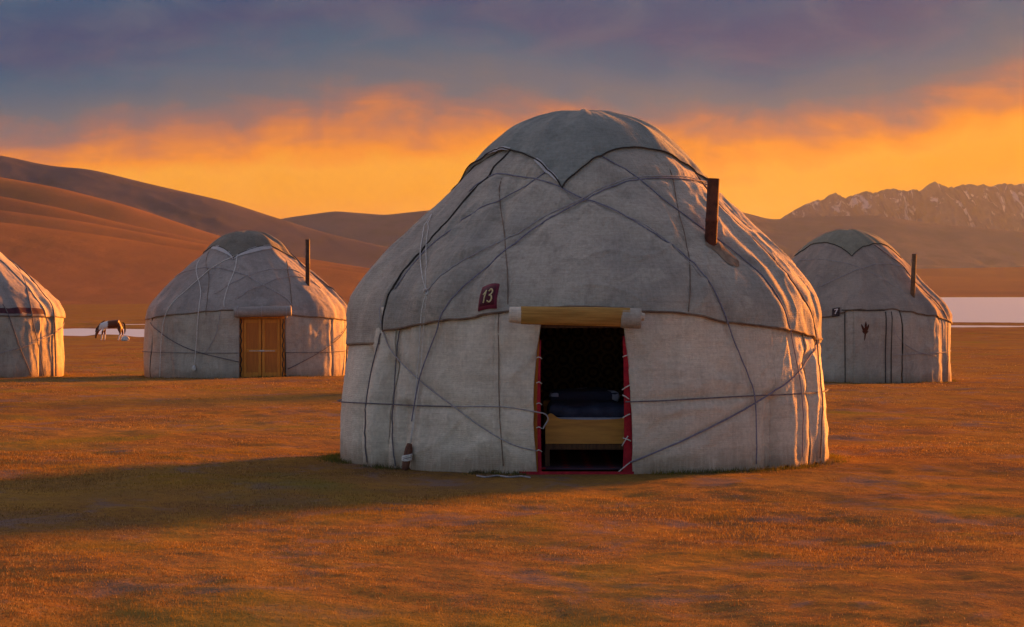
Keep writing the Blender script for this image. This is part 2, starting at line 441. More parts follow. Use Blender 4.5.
def ridge(name, D, crest, Wf, Wb, mat, k=2.2, rough=0.03, nx=260, ny=70, seed=0, gul=0.0, base=-2.5, jag=0.0, rw=40.0):
    cx = np.array([c[0] for c in crest], float); cy = np.array([c[1] for c in crest], float)
    px = np.linspace(cx[0], cx[-1], nx)
    # smooth crest interpolation
    py = np.interp(px, cx, cy)
    if jag == 0:
        kk = max(3, nx // 26) | 1
        pad = np.pad(py, kk, mode='reflect', reflect_type='odd')
        w = np.hanning(kk + 2)[1:-1]; w /= w.sum()
        py = np.convolve(pad, w, 'same')[kk:-kk]
    X = (px - 512) * D / F
    Zc = CAMZ + (HOR - py) * D / F
    tf = np.concatenate([np.linspace(-1, 0, ny // 3, endpoint=False), np.linspace(0, 1, ny) ** 1.5])
    Tt, XX = np.meshgrid(tf, X, indexing='ij')
    ZC = np.broadcast_to(Zc, Tt.shape)
    f = np.where(Tt >= 0, 0, 0.0)
    ft = np.clip(Tt, 0, 1)
    dist = ft * Wf
    Hh = ZC - base
    drop = k * (dist - rw * (1 - np.exp(-dist / rw)))
    front = (np.exp(-drop / Hh * 1.15) - np.exp(-k * Wf / Hh * 1.15)) / (1 - np.exp(-k * Wf / Hh * 1.15))
    back = 1 - sstep(0, 1, -np.clip(Tt, -1, 0)) 
    prof = np.where(Tt >= 0, front, back)
    Y = D - np.where(Tt >= 0, Tt * Wf, Tt * Wb)
    Zh = base + (ZC - base) * prof
    env = np.sin(np.clip(ft, 0, 1) * PI) ** 0.7 * (Tt >= 0)
    H = (ZC - base)
    if rough: Zh = Zh + rough * H * fbm(XX / (0.18 * D) + seed, Y / (0.2 * D), 5, seed) * env
    if gul:
        r1 = 1 - np.abs(fbm(XX / (0.032 * D) + 1.5 * fbm(XX / (.075 * D), Y / (.06 * D), 4, seed + 9), Y / (0.09 * D) + .8 * fbm(XX / (.05 * D) + 7, Y / (.05 * D), 3, seed + 19), 5, seed + 3, 0.55))
        Zh = Zh + gul * H * (r1 - 0.6) * np.clip(env * 1.2, 0, 1)
    V = np.stack([XX, Y, Zh], -1).reshape(-1, 3)
    n, mm = Tt.shape
    idx = np.arange(n * mm).reshape(n, mm)
    q = np.stack([idx[:-1, :-1], idx[1:, :-1], idx[1:, 1:], idx[:-1, 1:]], -1).reshape(-1, 4)
    return tag(obj(name, V, [tuple(map(int, a)) for a in q], mat), kind='structure')

ridge('hills', 2500, [(-500, 118), (-200, 135), (0, 155), (50, 166), (90, 169), (150, 184), (225, 201), (280, 219), (330, 234), (400, 250), (480, 268), (600, 284)], 1100, 700, M['hill_far'], 0.27, 0.05, seed=2, rw=30, gul=0.05)
ridge('hills', 1900, [(-500, 140), (-150, 160), (0, 177), (60, 188), (130, 206), (200, 230), (280, 254), (380, 270), (520, 285)], 900, 500, M['hill'], 0.34, 0.03, seed=5, rw=30)
ridge('hills', 1450, [(-500, 165), (-150, 182), (0, 196), (60, 208), (130, 225), (220, 244), (300, 259), (420, 276), (520, 287)], 700, 400, M['hill'], 0.32, 0.03, seed=8, rw=30)
ridge('hills', 1220, [(-600, 180), (-200, 195), (0, 210), (80, 221), (170, 238), (260, 254), (350, 268), (480, 285)], 600, 300, M['hill'], 0.22, 0.03, seed=10, rw=30, gul=0.02)
ridge('hills', 1000, [(-600, 190), (-200, 207), (0, 222), (100, 235), (200, 251), (300, 265), (420, 280), (560, 289)], 690, 300, M['hill'], 0.13, 0.03, seed=12, rw=30, gul=0.015)
ridge('hills', 4200, [(120, 262), (200, 240), (285, 218), (335, 211), (385, 215), (430, 210), (500, 214), (560, 226), (680, 255)], 1500, 900, M['hill_far'], 0.26, 0.04, seed=15, rw=50)

def mountain_material():
    m, t, b = new_mat('mountain_rock')
    ge = t.n('ShaderNodeNewGeometry'); g = ge.outputs['Position']
    sp = t.n('ShaderNodeSeparateXYZ'); t.l(g, sp.inputs[0])
    n = t.noise(t.mapping(g, (0.004, 0.002, 0.004)), 1.0, 6, 0.65, 0.8)
    rock = t.ramp(n, [(0.3, (0.05, 0.042, 0.062, 1)), (0.7, (0.09, 0.075, 0.10, 1))])  # rock colour tinted mauve to carry the haze of distance
    sn = t.noise(t.mapping(g, (0.034, 0.006, 0.010), (0, 3, 0), (0, R(24), 0)), 1.0, 6, 0.62, 0.9)
    hz = t.mapr(sp.outputs['Z'], 120, 230)
    snow = t.math('MULTIPLY', t.mapr(sn, 0.545, 0.63), hz)
    c = t.mix(t.math('MULTIPLY', snow, 0.5), rock, (0.42, 0.41, 0.48, 1))
    t.l(c, b.inputs['Base Color']); b.inputs['Roughness'].default_value = 1.0; b.inputs['Specular IOR Level'].default_value = 0.0
    return m
M['mountain'] = mountain_material()
# jagged crest
mc = [(640, 262), (720, 240), (760, 228), (781, 219), (795, 210), (806, 204), (815, 201), (826, 199), (834, 193), (840, 195), (846, 199), (855, 195), (867, 191), (874, 194),
      (884, 190), (895, 189), (905, 191), (915, 190), (922, 191), (928, 187), (934, 182), (941, 185), (950, 188), (958, 186), (968, 184), (976, 186), (985, 185), (995, 186), (1005, 183), (1014, 185), (1024, 184),
      (1040, 180), (1060, 184), (1090, 176), (1130, 181), (1180, 172), (1240, 178), (1300, 170), (1400, 180)]
rr = random.Random(3)
mc2 = []
for (a, b_) in zip(mc[:-1], mc[1:]):
    n = max(1, int((b_[0] - a[0]) / 1.6))
    for i in range(n):
        t_ = i / n
        y_ = a[1] + (b_[1] - a[1]) * t_
        amp = 2.8 if y_ < 203 else 0.8
        mc2.append((a[0] + (b_[0] - a[0]) * t_, y_ + (rr.random() - 0.5) * amp * (1 if i else 0.3)))
mc2.append(mc[-1])
ridge('mountains', 7200, mc2, 2300, 1500, M['mountain'], 0.33, 0.05, nx=900, ny=150, seed=22, gul=0.22, jag=1, rw=8)
ridge('hills', 4700, [(560, 215), (620, 200), (690, 202), (720, 207), (770, 220), (807, 217), (873, 215), (917, 222), (960, 226), (1024, 232), (1150, 238), (1400, 235)], 1500, 1000, M['hill_far'], 0.26, 0.06, seed=31, gul=0.06, rw=60)
ridge('hills', 2900, [(500, 276), (640, 272), (760, 270), (900, 269), (1024, 267), (1200, 264), (1450, 260)], 1450, 900, M['hill'], 0.03, 0.03, seed=37)

# ---------------------------------------------------------------- yurt surface
class Surf:
    def __init__(s, c, prof, seed, wr=1.0, pinch=(), belly=()):
        s.belly = belly; s.groove = np.zeros((0, 2)); s.pleat = None
        s.c = np.array(c, float)                   # base centre (x, y, z)
        P = np.array(prof, float)
        # densify + smooth
        L = np.concatenate([[0], np.cumsum(np.hypot(*np.diff(P, axis=0).T))])
        ss = np.linspace(0, L[-1], 600)
        r = np.interp(ss, L, P[:, 0]); z = np.interp(ss, L, P[:, 1])
        w = np.hanning(41); w /= w.sum()
        sm = lambda a: np.convolve(np.pad(a, 40, mode='reflect', reflect_type='odd'), w, 'same')[40:-40]
        r2, z2 = sm(r), sm(z)
        r2[-1] = 0; r2 = np.clip(r2, 0, None)
        s.L = L[-1]; s.s, s.r, s.z = ss, r2, np.maximum.accumulate(z2)
        dr = np.gradient(s.r); dz = np.gradient(s.z); n = np.hypot(dr, dz) + 1e-9
        s.nr, s.nz = dz / n, -dr / n
        s.seed, s.wr, s.pinch = seed, wr, pinch
    def s_of_z(s, z): return np.interp(z, s.z + np.arange(600) * 1e-9, s.s)
    def s_of_r(s, r):                            # on the roof side
        return np.interp(-np.asarray(r, float), -s.r[200:], s.s[200:])
    def z_of_s(s, q): return np.interp(q, s.s, s.z)
    def disp(s, ph, q):
        z = np.interp(q, s.s, s.z); r = np.interp(q, s.s, s.r)
        cx, cy = np.cos(ph) * 2.9, np.sin(ph) * 2.9
        top = sstep(3.9, 2.6, z)
        d = 0.030 * (vn(cx * 0.9 + 31, z * 0.8 + cy * .9, s.seed) ) + 0.016 * vn(cx * 2.1 + cy * .4, z * 1.5 + cy * 1.7, s.seed + 1)
        wall = sstep(1.75, 1.45, z)
        fold = vn(ph * 11.0 + 0.5 * vn(ph * 3, z * 1.3, s.seed + 8), z * 0.55, s.seed + 2) * 0.022 + vn(ph * 26, z * 0.7, s.seed + 3) * 0.009
        rfold = vn(ph * 9.5 + 0.35 * vn(ph * 4, z, s.seed + 9), z * 0.45 + 9, s.seed + 4) * 0.042
        d = d + wall * fold + (1 - wall) * rfold * top
        cr = (1 - np.abs(vn(ph * 4.2 + 1.4 * vn(ph * 2, z * 1.1, s.seed + 20), z * 1.5 + 1.2 * vn(ph * 3 + 4, z * .8, s.seed + 21), s.seed + 22))) ** 7
        cr2 = (1 - np.abs(vn(ph * 8.5 - z * 2.1 + 1.2 * vn(ph * 3, z * 1.7, s.seed + 24), z * 2.4 + 5, s.seed + 25))) ** 8
        d = d + (0.017 * cr + 0.010 * cr2) * top * (1 - .65 * wall * sstep(R(45), R(60), ph))
        if len(s.groove):
            q_ = np.broadcast_to(q, d.shape).ravel(); p_ = np.broadcast_to(ph, d.shape).ravel()
            r_ = np.interp(q_, s.s, s.r)
            m2 = np.full(len(q_), 9.0)
            G = s.groove
            for k0 in range(0, len(G), 60):
                g = G[k0:k0 + 60]
                dp = (p_[:, None] - g[None, :, 0]) * r_[:, None]; dq = q_[:, None] - g[None, :, 1]
                m2 = np.minimum(m2, (dp * dp + dq * dq).min(1))
            m_ = np.sqrt(m2).reshape(d.shape)
            d = d - .020 * np.exp(-(m_ / .045) ** 2) + .010 * np.exp(-((m_ - .13) / .07) ** 2)
        d = d + 0.006 * fbm(ph * 16, z * 5.5, 3, s.seed + 6) * (0.4 + 0.6 * top)
        for a0, a1, am in s.belly:
            u = np.clip((np.asarray(ph) - a0) / (a1 - a0), 0, 1)
            d = d + am * np.sin(u * PI) * (.35 + .65 * sstep(2.1, 1.5, z))
        if s.pleat:
            a0, a1, am, per = s.pleat
            m_ = sstep(a0, a0 + R(9), ph) * sstep(a1, a1 - R(9), ph) * sstep(2.3, 1.6, z)
            d = d + am * m_ * np.sin(np.asarray(ph) * 2 * PI / per + 1.3 * vn(z * .9 + 3, np.asarray(ph) * 2, s.seed + 50))
        # belly between ropes and pinches at the lacing
        for pc, pw, pd, z0, z1 in s.pinch:
            a = (np.asarray(ph) - pc + PI) % (2 * PI) - PI
            d = d - pd * np.exp(-(a / pw) ** 2) * sstep(z0 - .1, z0 + .05, z) * sstep(z1 + .1, z1 - .05, z)
        return d * s.wr
    def pos(s, ph, q, off=0.0, local=True, rel=True):
        ph = np.asarray(ph, float); q = np.asarray(q, float)
        r = np.interp(q, s.s, s.r); z = np.interp(q, s.s, s.z)
        nr = np.interp(q, s.s, s.nr); nz = np.interp(q, s.s, s.nz)
        d = (s.disp(ph, q) if rel else 0) * np.clip(r / 0.6, 0, 1) + off
        rr = r + nr * d
        P = np.stack([rr * np.sin(ph), -rr * np.cos(ph), z + nz * d], -1)
        return P if local else P + s.c
    def snap(s, px, py, off=0.03):
        """where the sight line through a measured point of the photograph meets the felt, as (azimuth, arc length)"""
        dx, dz = (px - 512) / F, (HOR - py) / F
        t = np.linspace(s.c[1] - 3.6, s.c[1] + 3.2, 1500)
        X = dx * t - s.c[0]; Y = t - s.c[1]; Z = CAMZ + dz * t - s.c[2]
        rho = np.hypot(X, Y)
        f = rho - (np.interp(Z, s.z, s.r) + off)
        f[Z > s.z[-1] + off] = 9
        i = np.argmax(f < 0) if (f < 0).any() else int(np.argmin(f))
        return math.atan2(X[i], -Y[i]), float(s.s_of_z(Z[i]))

def grid_faces(n, m, flip=False, wrap=False):
    fs = []
    mm = m if wrap else m - 1
    for i in range(n - 1):
        for j in range(mm):
            j2 = (j + 1) % m
            q = (i * m + j, i * m + j2, (i + 1) * m + j2, (i + 1) * m + j)
            fs.append(q[::-1] if flip else q)
    return fs

def felt_panel(sf, name, mat, parent, p0, p1, lo, hi, off, np_=60, ns=40, thick=0.02, lip=0.0, sd=0):
    """p0/p1: azimuth of the side edges (number or f(t)); lo/hi: arc length of lower/upper edge (number or f(phi)). Outer face, turned-in rim and inner face."""
    t = np.linspace(0, 1, ns)
    # lower edge of felt a bit denser
    tt = t ** 1.15
    e0 = p0(tt) if callable(p0) else np.full(ns, p0); e1 = p1(tt) if callable(p1) else np.full(ns, p1)
    u = np.linspace(0, 1, np_)
    PH = e0[:, None] + (e1 - e0)[:, None] * u[None, :]
    LO = lo(PH) if callable(lo) else np.full_like(PH, lo)
    HI = hi(PH) if callable(hi) else np.full_like(PH, hi)
    Q = LO + (HI - LO) * tt[:, None]
    edge = lip * (np.exp(-(tt / 0.06) ** 2))[:, None] * (0.6 + 0.6 * vn(PH * 14, PH * 0, sd + 70))
    A = sf.pos(PH, Q, off + edge)
    B = sf.pos(PH, Q, off - thick + edge)
    n, m = PH.shape
    V = np.vstack([A.reshape(-1, 3), B.reshape(-1, 3)])
    fs = grid_faces(n, m) + [tuple(i + n * m for i in q) for q in grid_faces(n, m, True)]
    K = n * m
    for j in range(m - 1):
        fs.append((j + 1, j, K + j, K + j + 1)); a = (n - 1) * m
        fs.append((a + j, a + j + 1, K + a + j + 1, K + a + j))
    for i in range(n - 1):
        fs.append((i * m, (i + 1) * m, K + (i + 1) * m, K + i * m)); b = m - 1
        fs.append(((i + 1) * m + b, i * m + b, K + i * m + b, K + (i + 1) * m + b))
    return obj(name, V, fs, mat, parent)

def rope(sf, pts, rad, mat, parent, off=0.03, name='rope', ext=(0, 0), raw=False, per=8, wob=0.0):
    """pts: measured pixels (or azimuth/arc pairs when raw)"""
    A = np.array(pts if raw else [sf.snap(x, y) for x, y in pts], float)
    C = catmull(A, per)
    if ext[0]:
        d = C[0] - C[2]; d = d / (np.hypot(*d) + 1e-9)
        C = np.vstack([[C[0] + d * ext[0] * k / 6 for k in range(6, 0, -1)], C])
    if ext[1]:
        d = C[-1] - C[-3]; d = d / (np.hypot(*d) + 1e-9)
        C = np.vstack([C, [C[-1] + d * ext[1] * k / 6 for k in range(1, 7)]])
    C[:, 1] = np.clip(C[:, 1], 0.0, sf.L - 0.02)
    d = sf.disp(C[:, 0], C[:, 1]) * np.clip(np.interp(C[:, 1], sf.s, sf.r) / .6, 0, 1)
    kk = 21
    ds = np.convolve(np.pad(d, kk, mode='edge'), np.ones(kk) / kk, 'same')[kk:-kk]   # a taut rope bridges the folds
    P = sf.pos(C[:, 0], C[:, 1], off + rad * 0.7 + np.maximum(d - .004, ds), rel=False)
    V, Fc = tube_data(P, rad, 6)
    return obj(name, V, Fc, mat, parent)

def ring_edge(sf, fn, off, rad, mat, parent, name, a0=-PI, a1=PI, n=160, dq=0.0):
    ph = np.linspace(a0, a1, n)
    q = fn(ph) + dq
    P = sf.pos(ph, q, off)
    V, Fc = tube_data(P, rad, 6)
    return obj(name, V, Fc, mat, parent)

def crown(sf, mat, parent, rin, corner, off, bind, white=None, sag=0.0, nphi=400, power=.35):
    def redge(ph):
        a = (np.asarray(ph) - corner + PI / 4) % (PI / 2) - PI / 4          # 0 at a corner
        b = PI / 4 - np.abs(a)                                              # 0 mid-edge
        rc = rin / math.cos(PI / 4)
        return rin + (rc - rin) * ((1 - power) * (1 / np.cos(b) - 1) / (1 / math.cos(PI / 4) - 1) + power * (1 - np.sqrt(np.clip(1 - (b / (PI / 4)) ** 2, 0, 1))))
    sed = lambda ph: sf.s_of_r(redge(ph))
    ph = np.linspace(-PI, PI, nphi, endpoint=False)
    ns = 44
    t = np.linspace(0, 1, ns)
    Q = sed(ph)[None, :] + (sf.L - sed(ph))[None, :] * t[:, None] * 0.985
    PH = np.broadcast_to(ph, Q.shape)
    # pleats of the cloth over the crown ring
    r = np.interp(Q, sf.s, sf.r)
    pl = 0.012 * np.cos(PH * 12 + 0.6) * np.clip(r, 0, .6) + 0.012 * vn(PH * 5, Q * 3, sf.seed + 40) * np.clip(r / .4, 0, 1)
    offt = off - .014 * np.clip(1 - t[:, None] * 5, 0, 1)
    A = sf.pos(PH, Q, offt + pl, rel=True)
    n, m = PH.shape
    Bv = sf.pos(PH[:1], Q[:1], offt[:1] + pl[:1] - 0.03)
    V = np.vstack([A.reshape(-1, 3), Bv.reshape(-1, 3)])
    fs = grid_faces(n, m, wrap=True)
    for j in range(m):
        j2 = (j + 1) % m
        fs.append((j2, j, n * m + j, n * m + j2))
    fs.append(tuple((n - 1) * m + j for j in range(m)))
    o = obj('crown_cover', V, fs, mat, parent)
    ph2 = np.linspace(-PI, PI, 400)
    P = sf.pos(ph2, sed(ph2), off - 0.010)
    Vt, Ft = tube_data(P, 0.009, 6)
    obj('crown_binding', Vt, Ft, bind, parent)
    if white:
        for a0, a1, w0, w1 in white:
            pw = np.linspace(R(a0), R(a1), 60)
            k = np.sin(np.linspace(0, PI, 60)) ** 0.6
            lo_ = sed(pw) - w0 - w1 * k; hi_ = sed(pw) + 0.03
            tq = np.linspace(0, 1, 8)[:, None]
            QQ = lo_[None] + (hi_ - lo_)[None] * tq
            AA = sf.pos(np.broadcast_to(pw, QQ.shape), QQ, off - 0.012)
            obj('crown_trim', AA.reshape(-1, 3), grid_faces(8, 60), M['trim_white'], parent)
    return sed

def pipe_at(sf, base_px, top_px, dia, mat, parent, off=0.03, square=False, sink=0.35):
    ph, q = sf.snap(*base_px)
    B = sf.pos(ph, q, off)
    depth = sf.c[1] + B[1]
    T = np.array([(top_px[0] - 512) * depth / F - sf.c[0], B[1], CAMZ + (HOR - top_px[1]) * depth / F - sf.c[2]])
    d = (T - B) / np.linalg.norm(T - B)
    B0 = B - d * sink
    r = dia / 2
    n = 20
    # outer wall, rim, inner wall
    rings = [(B0, r), (B0 + (T - B0) * 0.55, r), (B0 + (T - B0) * 0.555, r * 1.06), (B0 + (T - B0) * 0.585, r * 1.06), (B0 + (T - B0) * 0.59, r), (T, r), (T, r * 0.84), (T - d * 0.4, r * 0.84)]
    u = np.cross(d, [0, 1, 0]); u /= np.linalg.norm(u); w = np.cross(d, u)
    V = []
    for c, rad in rings:
        for k in range(n):
            a = 2 * PI * k / n
            V.append(c + rad * (math.cos(a) * u + math.sin(a) * w))
    fs = []
    for i in range(len(rings) - 1):
        for k in range(n):
            k2 = (k + 1) % n
            fs.append((i * n + k, i * n + k2, (i + 1) * n + k2, (i + 1) * n + k))
    fs.append(tuple((len(rings) - 1) * n + k for k in range(n)))
    o = obj('stove_pipe', V, fs, mat, parent)
    m = o.modifiers.new('edges', 'EDGE_SPLIT'); m.split_angle = R(40)
    return ph, q

def lining(sf, parent, zt, inset=0.12):
    ph = np.linspace(-PI, PI, 96, endpoint=False)
    zs = np.linspace(0.0, zt, 8)
    r = np.interp(zs, sf.z, sf.r) - inset
    return ph, zs, r

# ================================================================ main yurt
g0 = float(ground_z(0.85, 31.1))
MC = (0.85, 31.1, 0.0)
mprof = [(2.89, -0.06), (2.90, .2), (2.88, .7), (2.85, 1.0), (2.80, 1.37), (2.79, 1.49), (2.755, 1.76), (2.69, 1.95), (2.55, 2.14), (2.32, 2.39), (2.13, 2.57),
         (1.91, 2.79), (1.65, 3.03), (1.37, 3.32), (1.21, 3.49), (1.03, 3.67), (.80, 3.875), (.60, 3.96), (.30, 4.045), (0, 4.06)]
mp = [(R(45.5), R(2.2), .10, -.1, .8), (R(62), R(2.2), .05, -.1, 1.25), (R(76), R(2), .045, -.1, 1.2), (R(-45), R(2), .08, -.1, .7), (R(-52), R(1.8), .10, -.1, 1.2), (R(-61.5), R(2), .11, -.1, 1.3),
      (R(-75), R(2), .03, -.1, 1.0), (R(90), R(2.5), .03, -.1, 1.0)]
ms = Surf(MC, mprof, 3, 1.0, mp, [(R(45.5), R(62), .035), (R(62), R(76), .022), (R(-45), R(-8), .02), (R(8), R(45), .025), (R(-61.5), R(-52), .04), (R(-76), R(-61.5), .045)])
yurt = tag(empty('yurt', MC), 'large pale felt yurt in front, its doorway open and a maroon 13 plate above', 'yurt', 'felt yurts on the steppe')

# ropes, measured on the photograph; the felt is pressed in along them
RL = []
def RO(pts, mat, rad=0.010, off=0.058, ext=(0, 0)): RL.append(((pts, rad * .74, M[mat], yurt, off), dict(ext=ext)))
# roof ropes
RO([(431, 217), (425, 231), (420.5, 254), (423, 278), (429.5, 296)], 'rope_white', .008)
RO([(432, 217), (428.5, 232), (427, 262), (429.5, 296)], 'rope_white', .006)
RO([(429.5, 296), (447, 279), (481, 254), (517.6, 234), (544, 217), (580, 201), (607, 189), (637, 181), (667, 179), (690, 180), (704, 186)], 'rope_light', .010, ext=(0, .4))
RO([(412, 417), (420.5, 377), (440.5, 327), (455.6, 299), (477, 278), (504, 254), (531, 231), (558, 214), (590, 199), (612, 190), (640, 183), (668, 181), (692, 183)], 'rope_blue', .011, ext=(.05, .4))
RO([(395, 290), (424, 254), (454, 231), (497.5, 204), (526, 187), (544, 174), (552, 168)], 'rope_blue', .008)
RO([(470, 195), (494, 177), (517.6, 178), (538, 181), (558, 187), (581, 199), (600, 206), (623.5, 219), (664, 246), (687, 264), (707, 284), (717, 299), (724, 314), (734, 344), (747.5, 377), (754, 400), (755, 464)], 'rope_blue', .010)
RO([(558, 187), (580, 200.5), (597, 206), (630, 222), (654, 237), (680, 259), (700, 281)], 'rope_light', .007)
RO([(598, 158), (633.6, 179), (667, 205.6), (697, 227), (720.7, 244), (756, 273.6), (767.6, 288), (774, 299), (784, 323.5), (793, 367), (798, 400), (798, 457)], 'rope_blue', .010)
RO([(670, 172), (677, 207), (684, 237), (688, 267.5), (688, 299), (686.5, 313)], 'binding', .007, .057)
RO([(501, 180), (502.5, 224), (506, 257.5), (507.5, 285), (507.5, 305)], 'binding', .007, .057)
RO([(690, 170), (721, 210), (748, 238), (776, 268), (799, 296), (811, 318), (815, 345), (815, 374), (817, 400), (817, 441), (817, 458)], 'rope_dark', .013)
# wall ropes
RO([(343.6, 402), (380, 404), (414, 405.6), (450.6, 406.6)], 'rope_dark', .011, .04, ext=(1.2, 0))
RO([(450.6, 406.6), (501, 407), (537, 412)], 'rope_light', .009, .036)
RO([(383.6, 291), (378.6, 313.5), (382, 332), (388.6, 350), (414, 377), (450.6, 405), (481, 427), (511, 444), (536, 451)], 'rope_light', .010, .036)
RO([(429, 297), (424, 310), (419.5, 347), (416, 380.5), (413, 414), (411, 443)], 'rope_white', .008, .052)
RO([(430, 297), (427, 312), (423, 347), (419.5, 381), (414.6, 414), (411.8, 443)], 'rope_white', .006, .052)
RO([(397, 327), (392, 357), (391, 387), (392, 424), (395, 466)], 'rope_dark', .012, .026)
RO([(380, 333.5), (373.5, 364), (369.5, 397), (370, 424), (372, 462)], 'rope_dark', .012, .026)
RO([(499, 312), (499, 360), (499, 404), (500.5, 435), (502.5, 466)], 'binding', .007, .032)
RO([(630, 402), (663, 401), (697, 399), (754, 396), (814, 393)], 'rope_dark', .011, .044, ext=(.02, 1.2))
RO([(630, 462.5), (667, 447.5), (714, 425.7), (754, 404), (787.7, 380.5), (811, 352)], 'rope_blue', .013, .036, ext=(0, .15))
gr = []
for a_, k_ in RL:
    A = catmull(np.array([ms.snap(x, y) for x, y in a_[0]], float), 10)
    gr.append(A)
ms.groove = np.vstack(gr)
ms.pleat = (R(50), R(125), .010, R(8.2))

# hem of the roof felt, measured on the photograph
hem_px = [(382, 331), (420, 325), (470.7, 318.5), (509, 312), (526, 308.5), (570, 307), (622, 308.5), (643.6, 312), (687, 315), (725.7, 322.5), (782.6, 330), (809.5, 336), (816, 340)]
hem_f = np.array([ms.snap(x, y, 0.05) for x, y in hem_px])
def hem_front(ph): return np.interp(ph, hem_f[:, 0], hem_f[:, 1])
zb = float(ms.s_of_z(1.37))
def hem_back(ph):
    p = (np.asarray(ph)) % (2 * PI)
    return zb + 0.02 * np.sin(p * 5)
capS = 0
sedge = crown(ms, M['cap'], yurt, 1.10, R(-10.5), 0.088, M['black'], white=[(-28, -12.5, .012, .045), (-72, -50, .004, .03)])
top_s = float(ms.s_of_r(0.72))
EL0 = float(hem_f[0, 0])
edgeL = lambda t: EL0 + (R(-49.5) - EL0) * sstep(0.2, 1.0, t)
felt_panel(ms, 'roof_felt', M['felt'], yurt, edgeL, R(79), hem_front, top_s, 0.054, 300, 140, 0.022, 0.006, 1)
felt_panel(ms, 'roof_felt', M['felt'], yurt, R(75), lambda t: R(360 - 57) + R(10) * sstep(.15, 1, t), hem_back, top_s, 0.036, 160, 70, 0.022, 0.006, 2)

# wall felts
def skirt(seed, amp=0.07):
    return lambda ph: 0.02 + amp * vn(np.asarray(ph) * 16, 0 * np.asarray(ph), seed) + 0.016 * vn(np.asarray(ph) * 45, 0 * np.asarray(ph), seed + 1)
def hi_wall(ph): return np.full_like(np.asarray(ph), float(ms.s_of_z(1.80)))
pr = np.array([ms.snap(x, y, 0.0) for x, y in [(632, 472), (632, 430), (630, 390), (627, 355), (624, 325)]])
pl_ = np.array([ms.snap(x, y, 0.0) for x, y in [(537, 472), (534, 430), (534, 390), (537, 355), (541, 325)]])
z_r = pr[:, 1]; z_l = pl_[:, 1]
zw = lambda t: 0.03 + t * (float(ms.s_of_z(1.80)) - 0.03)
jr = lambda t: np.interp(zw(t), z_r, pr[:, 0])
jl = lambda t: np.interp(zw(t), z_l, pl_[:, 0])
for k, (a0, a1, of, n_) in enumerate([(jr, R(46.5), .022, 110), (R(45), R(63), .0, 60), (R(61.5), R(77), .024, 50), (R(75.5), R(150), .0, 60), (R(149), R(232), .012, 50), (R(231), R(299), .0, 50),
                                      (R(-61.8), R(-51.5), .020, 40), (R(-52.5), R(-44.5), .0, 34), (R(-45.5), R(-20), .018, 80), (R(-21.5), jl, .030, 40)]):
    felt_panel(ms, 'wall_felt', M['felt_wall'], yurt, a0, a1, skirt(100 + k), hi_wall, of, n_, 64, 0.018, 0.012, k)

# brown binding along the hems and the front felt's lacing edge
ph_h = np.linspace(EL0, R(79), 220)
Vt, Ft = tube_data(ms.pos(ph_h, hem_front(ph_h) + 0.004 * vn(ph_h * 30, ph_h * 0, 5), 0.055), 0.013, 6)
obj('hem_binding', Vt, Ft, M['binding'], yurt)
ph_h = np.linspace(R(75), R(360 - 57), 200)
Vt, Ft = tube_data(ms.pos(ph_h, hem_back(ph_h), 0.02), 0.013, 6)
obj('hem_binding', Vt, Ft, M['binding'], yurt)
tt = np.linspace(0, 1, 60)
sl = hem_f[0, 1] + (top_s - hem_f[0, 1]) * tt ** 1.15
kp = sl < sedge(edgeL(tt ** 1.15)) + .02
Vt, Ft = tube_data(ms.pos(edgeL(tt ** 1.15), sl, 0.057)[kp], 0.012, 6)
obj('hem_binding', Vt, Ft, M['black'], yurt)

for a_, k_ in RL: rope(ms, *a_, **k_)
# knot of the white ropes
ph, q = ms.snap(429.5, 296)
K = ms.pos(ph, q, 0.075)
parts = []
for k in range(3):
    a = np.linspace(0, 2 * PI, 14)
    parts.append(tube_data(K + np.stack([0.026 * np.cos(a + k), 0.012 * np.sin(a * 2 + k), 0.03 * np.sin(a)], -1), 0.009, 5, False))
obj('rope_knot', *join_data(parts), M['rope_white'], yurt)
# wooden tension peg at the foot of the white ropes, with its white lashing
ph, q = ms.snap(411.5, 444); A_ = ms.pos(ph, q, 0.075)
ph2_, q2_ = ms.snap(414, 469); B_ = ms.pos(ph2_, q2_, 0.16)
tq = np.linspace(0, 1, 8)[:, None]
Pp = A_ * (1 - tq) + B_ * tq
peg = obj('tension_peg', *tube_data(Pp, [.030, .042, .046, .046, .046, .044, .04, .03], 7), M['peg'], yurt)
parts = []
for k in range(6):
    c = Pp[3] * (1 - k / 9) + Pp[5] * (k / 9)
    a = np.linspace(0, 2 * PI, 16)
    parts.append(tube_data(c + np.stack([0.052 * np.cos(a), 0.052 * np.sin(a), 0.012 * np.cos(a + k)], -1), 0.008, 5, False))
obj('lashing', *join_data(parts), M['rope_white'], peg)

